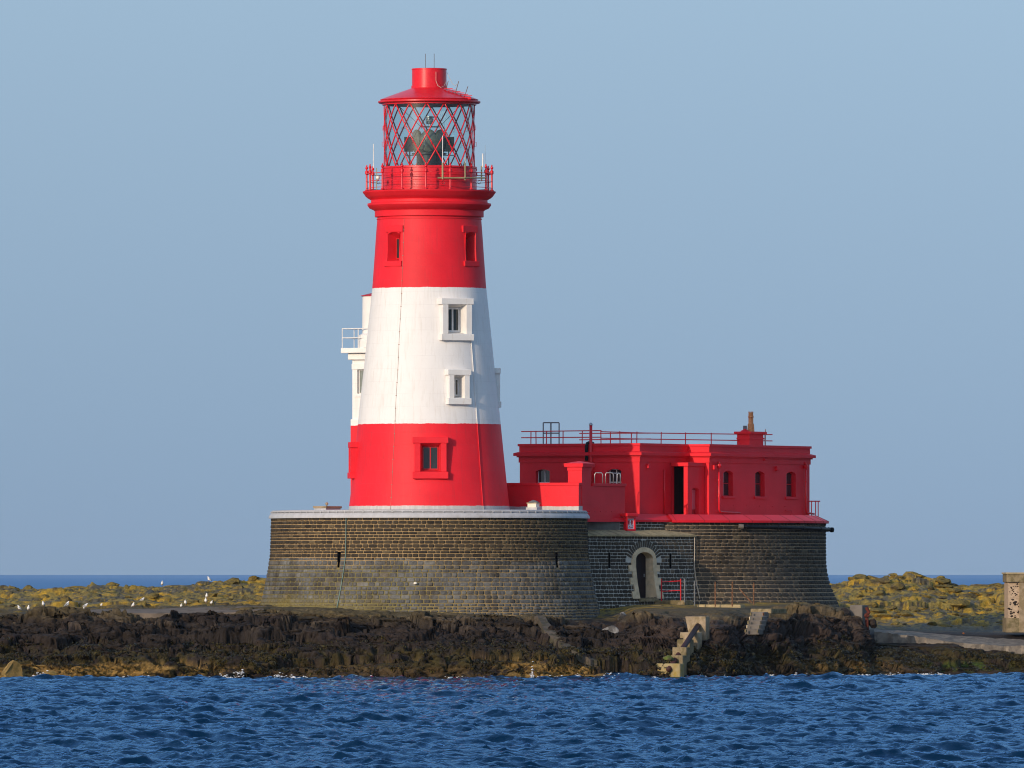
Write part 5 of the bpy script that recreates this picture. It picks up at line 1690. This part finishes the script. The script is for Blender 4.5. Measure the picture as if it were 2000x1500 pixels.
def surf(px, py, vmin=.9, vmax=6.4):
    """place on the built shore that the photograph shows at a pixel"""
    for k in np.where((IVS > vmin) & (IVS < vmax))[0]:
        y = IP[k, len(IXS) // 2, 1]
        for _ in range(2):
            x = CAMX + (px - 1000) * (y - CAMY) / FPX
            j = int(np.argmin(abs(IXS - x)))
            y = IP[k, j, 1]
        if 1122 - (IP[k, j, 2] - EYE) * FPX / (y - CAMY) <= py:
            return Vector(IP[k, j])
    return Vector(IP[k, j])


# ------------------------------------------------------------------ foreshore: steps, plinths, posts
def lbox(px0, px1, ytop, ybot, Y, depth, name, mat, parent=None, extra=.0, bev=.02, taper=0.0):
    """block turned like the house: its left-facing front spans px0..px1, with the near corner at depth Y"""
    c = wpt(px1, ytop, Y)
    w = (px1 - px0) * (Y - CAMY) / FPX / .866
    lx, ly = c.dot(HU), c.dot(HW)
    zb = wpt(px1, ybot, Y).z - extra
    mb = MB().box((lx, ly, zb), (lx + depth, ly + w, c.z), HM, bev=bev)
    if taper:
        z0, z1 = zb, c.z
        for i, v in enumerate(mb.v):
            q = HM.inverted() @ Vector(v)
            if q.y > ly + w * .5:
                q.y -= taper * (1 - (q.z - z0) / (z1 - z0)) * w
                mb.v[i] = tuple(HM @ q)
    return mb.obj(name, mat, parent)


PLN = [(1338, 1378, 1204, 1245, -15.0, 'topmost and largest tapered concrete pipe plinth on the rocks below the doorway', 'conc_pale', .3),
       (1328, 1363, 1235, 1262, -16.0, 'second concrete pipe plinth from the top, wide and pale, below the doorway', 'conc_pale', 0),
       (1322, 1347, 1249, 1280, -17.0, 'third concrete pipe plinth from the top, greenish, stepping down to the sea', 'conc', 0),
       (1313, 1340, 1264, 1293, -18.0, 'fourth concrete pipe plinth from the top, stepping down to the sea', 'conc', 0),
       (1309, 1333, 1280, 1304, -19.0, 'fifth concrete pipe plinth, just above the yellow block at the waterline', 'conc', 0),
       (1282, 1328, 1296, 1330, -20.0, 'squat yellow lichened concrete block standing at the waterline', 'conc_lich', 0)]
PLY = []
for x0, x1, y0, y1, Y, lab, m, tp in PLN:
    Y = min([Y] + [surf((x0 + x1) / 2 + d, min(y1 - 8, 1318)).y - .35 for d in (-14, 0, 14)])
    PLY.append(Y)
    tag(lbox(x0, x1, y0, y1, Y, .42, 'concrete_plinth', M[m], None, .5, .03, tp), lab, 'plinth', 'pipe plinths down to the sea')
a, b = wpt(1306, 1308, PLY[-1] + .1), wpt(1363, 1222, PLY[0] + .1)
OP = MB().tube([a, b], .125, 12).obj('outfall_pipe', M['maroon'], None, 'all')
tag(OP, 'thick maroon iron pipe sloping down through the concrete plinths', 'pipe')
p = wpt(1304, 1286, PLY[4] - .2)
gb = place(rock_mesh(900), 'boulder', None, Matrix.Translation(p) @ Matrix.Diagonal((.85, .7, .34, 1)))
gb.data.materials.append(concrete('mossy_boulder', (.12, .11, .05), (.09, .13, .02)))
tag(gb, 'small flat mossy boulder lodged beside the lowest plinths', 'boulder')
p = wpt(1392, 1296, -17.5)
gb = place(rock_mesh(901), 'boulder', None, Matrix.Translation(p) @ Matrix.Diagonal((.5, .5, .28, 1)))
gb.data.materials.append(M['drock'])
tag(gb, 'small dark boulder at the waterline right of the plinths', 'boulder')

# stone steps with landing
ST = thing('stone_steps', 'short flight of worn stone steps with orange brick patches below the bastion', 'steps', wpt(1470, 1236, -8))
sY = surf(1470, 1238).y - .35
for k in range(5):
    Y = sY + k * .30
    off = k * 2.6
    x0, x1 = 1455 + off, 1482 + off
    yb = 1236 - k * 8.2
    stp = lbox(x0, x1, yb - 8.0, yb, Y, .5, 'step', M['render'], ST, .1, .04)
    for q, (u0, u1, m) in enumerate(((x0 - 1 + k % 2, x0 + 2.0, 'sandstone' if k % 2 else 'conc'), (x1 - 4 + k % 3, x1 - 2, 'brick' if k == 4 else 'conc'))):
        lbox(u0, u1, yb - 6.8, yb - .8, Y - .05 - q * .01, .1, 'brick_patch', M[m], stp, 0, .01)
lbox(1466, 1506, 1189, 1196.5, sY + 1.5, 1.6, 'landing', M['conc'], ST, .05, .03)
KB = tag(lbox(1362, 1446, 1181, 1193, -1.0, .5, 'concrete_kerb', M['cap'], None, .2, .03), 'low weathered concrete kerb at the foot of the bastion, carrying rusty posts', 'kerb')
DS = thing('door_steps', 'two broad concrete steps in front of the arched doorway', 'steps', wpt(1290, 1185, 1))
lbox(1247, 1337, 1172.5, 1185, 2.9, .9, 'step', M['conc'], DS, .25, .03)
lbox(1236, 1292, 1181.5, 1191, 1.6, .8, 'step', M['conc'], DS, .25, .03)

HRL = thing('red_handrail', 'red tubular handrail beside the doorway steps', 'handrail', wpt(1310, 1172, 1.0))
for x in (1292, 1329.5):
    a, b = wpt(x, 1174, 3.3), wpt(x, 1130.5, 3.3)
    MB().tube([a, b], .03, 8).obj('post', M['rframe'], HRL)
for y0, y1 in ((1136.5, 1134.5), (1155, 1153)):
    MB().tube([wpt(1292, y0, 3.3), wpt(1329.5, y1, 3.3)], .02, 8).obj('rail', M['redmetal'], HRL)
for x, y0, y1, m, lab in ((1337, 1130, 1174, 'lead', 'thin grey fence post next to the red handrail'), (1356.5, 1135, 1181, 'lead', 'grey fence post at the corner of door wall and bastion'),
                          (1397, 1136, 1183, 'rust', 'first rusty fence post on the kerb right of the doorway'), (1430, 1136, 1182, 'rust', 'second rusty fence post on the kerb, with a sagging wire'),
                          (1472, 1138, 1180, 'rust', 'last thin rusty fence post, above the stone steps')):
    t_ = thing('fence_post', lab, 'post', wpt(x, y1, -.8), 'fence posts below the bastion')
    MB().tube([wpt(x, y1 + 2, -.8), wpt(x + random.uniform(-.6, .6), y0, -.8)], .035, 7).obj('shaft', M[m], t_)
    for yy in (y0 + 7, y0 + 22):
        q = wpt(x, yy, -.8)
        MB().lathe([(.035, -.03), (.055, -.03), (.055, .03), (.035, .03)], 8, q).obj('rail_socket', M[m], t_)
DB = MB().tube([wpt(1444, 1150, -.8), wpt(1469, 1178, -.8)], .035, 7).obj('fallen_rail', M['rust'])
tag(DB, 'rusty rail hanging diagonally against the foot of the last fence post', 'rail')
DWi = MB().tube([wpt(1431, 1139, -.8), wpt(1437, 1146, -.8), wpt(1444, 1151, -.8)], .014, 5).obj('slack_wire', M['black'])
tag(DWi, 'short dark slack wire between fence post and fallen rail', 'wire')
CB = MB().tube([dpt(.02, 6.7, -.08), dpt(.02, 5.2, -.06), dpt(.03, 4.4, -.07), dpt(.05, 3.7, -.1), dpt(.08, 3.2, -.12)], .022, 6).obj('pale_cable', M['cable'])
tag(CB, 'pale cable running down the right edge of the door wall', 'cable')

# iron post, slab and boulder at the right end of the rocks
IP_ = thing('iron_post', 'rust red iron mooring post standing against the dark rocks at the right', 'post', wpt(1693, 1236, -2.5))
MB().tube([wpt(1694, 1240, -2.5), wpt(1693, 1204, -2.5)], .085, 10).obj('shaft', M['rustred'], IP_, True)
MB().tube([wpt(1690, 1203, -2.6), wpt(1697, 1196, -2.6), wpt(1692, 1186, -2.6)], .09, 8).obj('hook', M['rustred'], IP_, True)
MB().tube([wpt(1688, 1203, -2.6), wpt(1698, 1203, -2.6)], .07, 8).obj('crosspiece', M['rustred'], IP_)
tag(lbox(1660, 1684, 1182, 1200, -2.2, .6, 'concrete_slab', M['render'], None, .8, .02), 'tilted concrete slab beside the rust red iron post', 'slab')
for px, py, s_, lab in ((1704, 1217, (.75, .8, .62), 'round dark boulder right of the iron post'), (1650, 1200, (1.0, .9, .75), 'broken brown boulder left of the concrete slab'),
                        (1622, 1208, (1.2, 1.0, .7), 'large brown boulder on the edge under the bastion')):
    g = place(rock_mesh(int(px)), 'boulder', None, Matrix.Translation(wpt(px, py, -2.3)) @ Matrix.Diagonal((s_[0], s_[1], s_[2], 1)))
    g.data.materials.append(M['drock']); tag(g, lab, 'boulder')


M['ochre'] = concrete('ochre_barnacled_rock', (.30, .19, .06), (.16, .11, .035))
for px, py, Y, sc, lab in ((98, 1318, -23.2, (1.3, .8, .6), 'low ochre rock in the water next to the tall corner rock'),
                           (1995, 1326, -9.0, (1.1, .8, .4), 'small flat ochre rock breaking the water at the right edge')):
    g = place(rock_mesh(int(px) + 3), 'shore_rock', None, Matrix.Translation(wpt(px, py, Y)) @ Matrix.Diagonal((*sc, 1)))
    g.data.materials.append(M['ochre']); tag(g, lab, 'rock')


g = place(rock_mesh(77, 3), 'shore_rock', None, Matrix.Translation(wpt(20, 1316, -23.2)) @ Matrix.Rotation(2.2, 4, 'Z') @ Matrix.Diagonal((1.6, 1.5, 1.3, 1)))
g.data.materials.append(M['ochre'])
tag(g, 'tall ochre rock standing at the waterline, bottom left corner of the shore', 'rock')


# paths and slip as sloping slabs on the ground
def ribbon(name, pts, mat, thick=.25, sub=6, rough=.03):
    """pts: list of (front point, back point)"""
    pts = [(Vector(a), Vector(b)) for a, b in pts]
    rows = []
    for i in range(len(pts) - 1):
        for k in range(sub):
            t = k / sub
            rows.append((pts[i][0].lerp(pts[i + 1][0], t), pts[i][1].lerp(pts[i + 1][1], t)))
    rows.append(pts[-1])
    vs, fs = [], []
    for a, b in rows:
        j = Vector((random.gauss(0, rough), random.gauss(0, rough), random.gauss(0, rough * .4)))
        vs += [a + j + Vector((0, 0, -thick)), a + j, (a + b) / 2 + Vector((0, 0, random.gauss(.01, rough * .4))), b + Vector((0, 0, random.gauss(0, rough * .4)))]
    for i in range(len(rows) - 1):
        for k in range(3):
            fs.append((i * 4 + k, i * 4 + 4 + k, i * 4 + 5 + k, i * 4 + 1 + k))
    return MB().add(vs, fs).obj(name, mat)


structure(ribbon('concrete_path', [(wpt(150, 1197, -11.2), wpt(150, 1191, -8)), (wpt(300, 1198, -11.2), wpt(300, 1189, -8)), (wpt(420, 1197, -11), wpt(430, 1185.5, -7.5)), (wpt(515, 1192, -10.5), wpt(515, 1184, -7.5))], M['path']))
structure(ribbon('shore_path', [(wpt(1706, 1233, .6), wpt(1708, 1228, 4)), (wpt(1780, 1242, .6), wpt(1790, 1234, 4)), (wpt(1860, 1254, .8), wpt(1880, 1242, 4.5)), (wpt(1950, 1261, 1.0), wpt(1960, 1247, 5)), (wpt(2060, 1263, 1.2), wpt(2060, 1250, 5)), (wpt(2300, 1263, 1.2), wpt(2300, 1250, 5))], concrete('sandy_path', (.25, .21, .165), (.13, .11, .09)), .55, 10, .04))
sp_ = []
for (xa, xb, yy) in ((1047, 1056, 1205), (1052, 1066, 1218), (1062, 1082, 1232), (1076, 1098, 1246), (1096, 1112, 1260), (1118, 1128, 1273), (1142, 1149, 1284), (1164, 1169, 1295)):
    xb = xa + (xb - xa) * .7
    a, b = surf(xa, yy + 2), surf(xb, yy - 1)
    m_ = max(a.z, b.z) + .02
    sp_.append((Vector((a.x, min(a.y, b.y) - .12, m_ - .03)), Vector((b.x, min(a.y, b.y) + .25, m_ + .05))))
SLW = ribbon('concrete_slip', sp_, concrete('weedy_concrete', (.11, .09, .07), (.06, .055, .03)), .35, 4, .05)
tag(SLW, 'narrow grey concrete channel running diagonally down the rocks', 'channel')
M['patched'] = concrete('patched_stone', (.09, .085, .08), (.30, .29, .28))
for px, py, sc, lab in ((1220, 1206, (.8, .6, .55), 'patched stone lump under the right edge of the round platform'), (1190, 1232, (.95, .6, .62), 'whitewashed stone low on the rocks below the platform edge')):
    q = surf(px, py)
    g = place(rock_mesh(int(px)), 'footing_stone', None, Matrix.Translation(q + Vector((0, .1, 0))) @ Matrix.Diagonal((*sc, 1)))
    g.data.materials.append(M['patched']); tag(g, lab, 'stone')

# ------------------------------------------------------------------ ruined hut at the right edge
RU = thing('stone_hut', 'cut-off corner of a small rubble and concrete hut at the right edge of the photo', 'hut', wpt(1985, 1224, 6))
x0, z0 = wpt(1968, 1224, 6).x, 2.0
zt = wpt(1968, 1137, 6).z
MB().box((x0 + .03, 6.03, z0), (x0 + 6.5, 10, zt)).obj('rubble_wall', M['pale'], RU)
MB().box((x0 - .06, 5.9, z0), (x0 + .62, 10.05, wpt(0, 1207, 6).z), bev=.02).obj('wall_plinth', M['conc'], RU)
MB().box((x0 + .57, 5.88, z0), (x0 + 1.5, 6.4, zt - .01), bev=.02).obj('pilaster', M['conc_pale'], RU)
MB().box((x0 + 5.2, 5.88, z0), (x0 + 6.1, 6.4, zt - .01), bev=.02).obj('pilaster', M['conc_pale'], RU)
MB().box((x0 - .05, 5.84, zt), (x0 + 6.6, 10.1, wpt(0, 1121, 6).z), bev=.02).obj('concrete_beam', M['conc'], RU)
MB().box((x0 - .10, 5.78, wpt(0, 1121, 6).z + .002), (x0 + 6.65, 10.15, wpt(0, 1118, 6).z), bev=.01).obj('roof_edge', M['cap'], RU)
rs = [rock_mesh(700 + i, 1) for i in range(6)]
for m_ in rs:
    m_.materials.append(M['drock'])
zb = wpt(0, 1207, 6).z
for i in range(46):
    u, w_ = random.uniform(x0 + .06, x0 + .55), random.uniform(zb, zt - .04)
    s_ = random.uniform(.06, .13) if w_ > zb + .9 else random.uniform(.08, .2)
    place(random.choice(rs), 'rubble_stone', RU, Matrix.Translation((u, 6.035, w_)) @ Matrix.Rotation(random.uniform(-.4, .4), 4, 'Y') @ Matrix.Diagonal((s_ * 1.3, .12, s_ * .8, 1)))
for i in range(70):
    u, w_ = random.uniform(x0 + 1.55, x0 + 5.1), random.uniform(zb, zt - .04)
    s_ = random.uniform(.1, .26)
    place(random.choice(rs), 'rubble_stone', RU, Matrix.Translation((u, 6.035, w_)) @ Matrix.Rotation(random.uniform(-.4, .4), 4, 'Y') @ Matrix.Diagonal((s_ * 1.3, .12, s_ * .8, 1)))
bk = place(rs[0].copy(), 'fallen_brick', None, Matrix.Translation(wpt(1882, 1237, 4.6)) @ Matrix.Diagonal((.24, .12, .1, 1)))
bk.data.materials.clear(); bk.data.materials.append(M['brick']); tag(bk, 'orange brick lying beside the pale shore path', 'brick')

# ------------------------------------------------------------------ gulls
def gull_meshes():
    rings = [(-.30, .150, .012, .006), (-.24, .165, .035, .015), (-.16, .185, .06, .042), (-.06, .205, .085, .075), (.04, .22, .092, .092), (.11, .245, .078, .085), (.145, .285, .052, .058), (.165, .325, .047, .05), (.19, .345, .046, .047), (.225, .345, .034, .033), (.25, .342, .014, .014)]
    n = 12
    vs, fs = [], []
    for i, (x, z, ry, rz) in enumerate(rings):
        for k in range(n):
            a = 2 * math.pi * k / n
            k_ = 1.3 if i > 1 else 1.0
            vs.append((x - (rz * math.sin(a) * .35 if 3 < i < 8 else 0), k_ * ry * math.cos(a), z + k_ * rz * math.sin(a)))
    for i in range(len(rings) - 1):
        for k in range(n):
            fs.append((i * n + k, i * n + (k + 1) % n, (i + 1) * n + (k + 1) % n, (i + 1) * n + k))
    fs += [tuple(range(n - 1, -1, -1)), tuple((len(rings) - 1) * n + k for k in range(n))]
    body = MB().add(vs, fs).mesh('body', M['gullw'], 'all')
    wings = MB()
    for s in (-1, 1):
        w = [(.05, s * .095, .30), (.07, s * .122, .235), (-.10, s * .122, .19), (-.31, s * .045, .155), (-.18, s * .07, .245), (-.05, s * .09, .30)]
        wings.add([(x, y, z) for x, y, z in w] + [(x, y - s * .018, z) for x, y, z in w], [(0, 1, 2, 5), (5, 2, 4), (2, 3, 4), (6, 11, 8, 7), (11, 10, 8), (8, 10, 9), (0, 5, 11, 6), (5, 4, 10, 11), (4, 3, 9, 10), (3, 2, 8, 9), (2, 1, 7, 8), (1, 0, 6, 7)])
    wings = wings.mesh('wings', M['gullg'], 'all')
    beak = MB().tube([(.245, 0, .342), (.285, 0, .338), (.305, 0, .328)], [.013, .010, .003], 6).mesh('beak', M['gullb'])
    leg = MB().tube([(.0, 0, .15), (.005, 0, .07), (.0, 0, .01), (.05, 0, .004)], [.010, .006, .006, .010], 6).mesh('leg', M['gulll'])
    return body, wings, beak, leg


GB, GW, GK, GLG = gull_meshes()


def gull(px, py, Y, ang, label, s=.62, sit=False, tilt=0):
    p = wpt(px, py, Y)
    g = ground_z(p.x, Y)
    p.z = max(g, p.z) if abs(g - p.z) < .45 else p.z
    t = thing('gull', label, 'gull', p, 'gulls resting on the rocks')
    Mx = Matrix.Translation(p + Vector((0, 0, -.10 * s if sit else 0))) @ Matrix.Rotation(R(ang), 4, 'Z') @ Matrix.Translation((0, 0, .02)) @ Matrix.Rotation(R(-6 if sit else -24), 4, 'Y') @ Matrix.Scale(s, 4)
    b = place(GB, 'body', t, Mx); place(GW, 'wings', t, Mx); place(GK, 'beak', t, Mx)
    for sgn in (-1, 1):
        place(GLG, 'leg', t, Mx @ Matrix.Translation((0, sgn * .03, 0)))
    # a flat stone under its feet so that it stands on something
    z = p.z - .04
    if p.z - g > .05:
        r_ = place(random.choice(lr), 'rock', ISLE, Matrix.Translation((p.x, Y + .1, (p.z + g) / 2 - .05)) @ Matrix.Rotation(random.uniform(0, 6), 4, 'Z') @ Matrix.Diagonal((.9, .7, max(.2, (p.z - g) + .15), 1)))
    return t


GULLS = [
    (36, 1192, -6.5, 160, 'leftmost gull, small and white, at the foot of the lichened rocks', .6, False),
    (56, 1193, -6.8, -70, 'white gull facing the sea, second from the left edge', .68, False),
    (84, 1196, -11.4, -110, 'white gull standing nearest the dark rock edge, third from the left', .7, False),
    (133, 1186, -4, 10, 'large grey-winged gull standing side-on among lichened rocks at the left', .74, False),
    (167, 1186, -4, 5, 'gull stretched out low with its body level, above another gull', .66, True),
    (164, 1195, -7, -90, 'small gull facing the sea directly below the low stretched gull', .58, False),
    (198, 1184, -3.5, -60, 'tiny sitting gull, right of the stretched-out gull', .5, True),
    (261, 1187, -4.5, -45, 'gull standing alone above the left end of the concrete path', .62, False),
    (278, 1174, 0, 0, 'gull resting on a rock with dark folded wings, above the concrete path', .6, True),
    (317, 1144.5, 24, -80, 'gull standing on top of the ridge against the distant sea, left one', .66, False),
    (354, 1188, -5, -75, 'low sitting gull next to the concrete path, left of a standing pair', .6, True),
    (362, 1182, -3.5, -100, 'gull standing just above the low sitting one by the path', .66, False),
    (404, 1169, 3, -80, 'upper gull of the close pair near the round platform', .66, False),
    (402, 1179, -2, -95, 'lower gull of the close pair near the round platform', .74, False),
    (413, 1180, -2.5, -60, 'sitting gull at the feet of the close pair near the platform', .6, True),
    (407, 1136, 25, 170, 'brown-backed gull standing on the ridge against the sea, nearest the middle', .66, False),
    (463, 1138, 25, 150, 'gull crouching on the ridge close to the round platform', .55, True),
]
for px, py, Y, ang, lab, s_, sit in GULLS:
    gull(px, py, Y, ang, lab, s_ * .85, sit)

# ------------------------------------------------------------------ seaweed hanging on the lower rocks, and foam
def seaweed():
    rg = np.random.default_rng(5)
    rows = np.where((IVS > 1.05) & (IVS < 4.2))[0]
    P = IP[rows[0]:rows[-1], 40:835].reshape(-1, 3)
    n = fbm(P * .55, 100, 4); n2 = fbm(P * 1.6, 333, 3)
    up = 1.75 + 1.0 * (n - .5)
    ok = (P[:, 2] > .22) & (P[:, 2] < up) & (n2 > .49) & (P[:, 0] > -24) & (P[:, 0] < 30)
    P = P[ok]
    P = P[rg.choice(len(P), min(9500, len(P)), replace=False)]
    V, Q, C = [], [], []
    o = 0
    for p in P:
        hue = rg.random()
        c = np.array([.056, .043, .009]) * (.45 + .9 * hue) if hue < .8 else np.array([.10, .075, .012])
        for k in range(5):
            a = rg.uniform(0, 2 * np.pi); l = rg.uniform(.07, .20); w = rg.uniform(.012, .03)
            d = np.array([np.cos(a) * .7, -abs(np.sin(a)) * .8 - .1, -rg.uniform(-.25, .8)]); d /= np.linalg.norm(d)
            sd_ = np.cross(d, [0, .3, 1.0]); sd_ /= np.linalg.norm(sd_) + 1e-6
            b = p + np.array([rg.uniform(-.06, .06), -.02, rg.uniform(0, .05)])
            m = b + d * l * .5 + np.array([0, -.02, .03])
            e = b + d * l
            V += [b - sd_ * w * .5, b + sd_ * w * .5, m + sd_ * w, m - sd_ * w, e + sd_ * w * .5, e - sd_ * w * .5]
            Q += [(o, o + 1, o + 2, o + 3), (o + 3, o + 2, o + 4, o + 5)]
            C += [c] * 6
            o += 6
    t = NT('wet_seaweed', .4, .4)
    t.color(t.attr('albedo', out='Color'))
    me = raw_mesh('seaweed', np.array(V), np.array(Q), t.mat, False, np.array(C))
    ob = place(me, 'seaweed')
    ob['kind'] = 'stuff'
    ob['label'] = 'olive brown seaweed hanging over the lower shore rocks'
    ob['category'] = 'seaweed'


seaweed()


def foam():
    V, Q = [], []
    rg = random.Random(3)
    for px, wid, hh in ((80, 14, .16), (470, 10, .22), (440, 12, .08), (545, 8, .14), (1040, 4, .3), (1125, 10, .1), (1192, 16, .12), (1420, 14, .05), (1560, 16, .05), (690, 12, .06), (250, 12, .06)) + tuple((rg.uniform(0, 1900), rg.uniform(8, 30), rg.uniform(.01, .05)) for _ in range(46)):
        x = wpt(px, 1325, -22).x
        j = int(np.argmin(abs(IXS - x)))
        colp = IP[:, j]
        k = np.where(colp[:, 2] > .05)[0][0]
        y = colp[k, 1] - .35
        for i in range(26):
            cx, cy, cz = x + rg.gauss(0, wid * .012), y + rg.gauss(0, .15), abs(rg.gauss(0, hh)) + .03
            r_ = rg.uniform(.015, .05)
            b = len(V)
            for dx, dyy, dz in ((1, 0, 0), (-1, 0, 0), (0, 1, 0), (0, -1, 0), (0, 0, .6), (0, 0, -.6)):
                V.append((cx + dx * r_ * 1.6, cy + dyy * r_, cz + dz * r_))
            Q += [(b + p, b + q, b + r__) for p, q, r__ in ((0, 2, 4), (2, 1, 4), (1, 3, 4), (3, 0, 4), (2, 0, 5), (1, 2, 5), (3, 1, 5), (0, 3, 5))]
    me = raw_mesh('foam', np.array(V), np.array(Q), plain('white_foam', (.75, .77, .8), .6, .3, .05), True)
    ob = place(me, 'foam'); ob['kind'] = 'stuff'; ob['label'] = 'small white splashes of foam along the waterline'; ob['category'] = 'foam'


foam()


# ------------------------------------------------------------------ sea haze
def haze():
    o = MB().box((-9000, -800, -6), (9000, 16000, 60)).obj('haze', [])
    m = bpy.data.materials.new('sea_haze')
    m.use_nodes = True
    n, l = m.node_tree.nodes, m.node_tree.links
    n.remove(n['Principled BSDF'])
    pv = n.new('ShaderNodeVolumePrincipled')
    pv.inputs['Color'].default_value = (.62, .78, 1.0, 1)
    pv.inputs['Density'].default_value = 0.000016
    l.new(pv.outputs[0], n['Material Output'].inputs['Volume'])
    o.data.materials.append(m)
    o['kind'] = 'stuff'
    o['label'] = 'thin pale sea haze lying over the water to the horizon'
    o['category'] = 'haze'


haze()
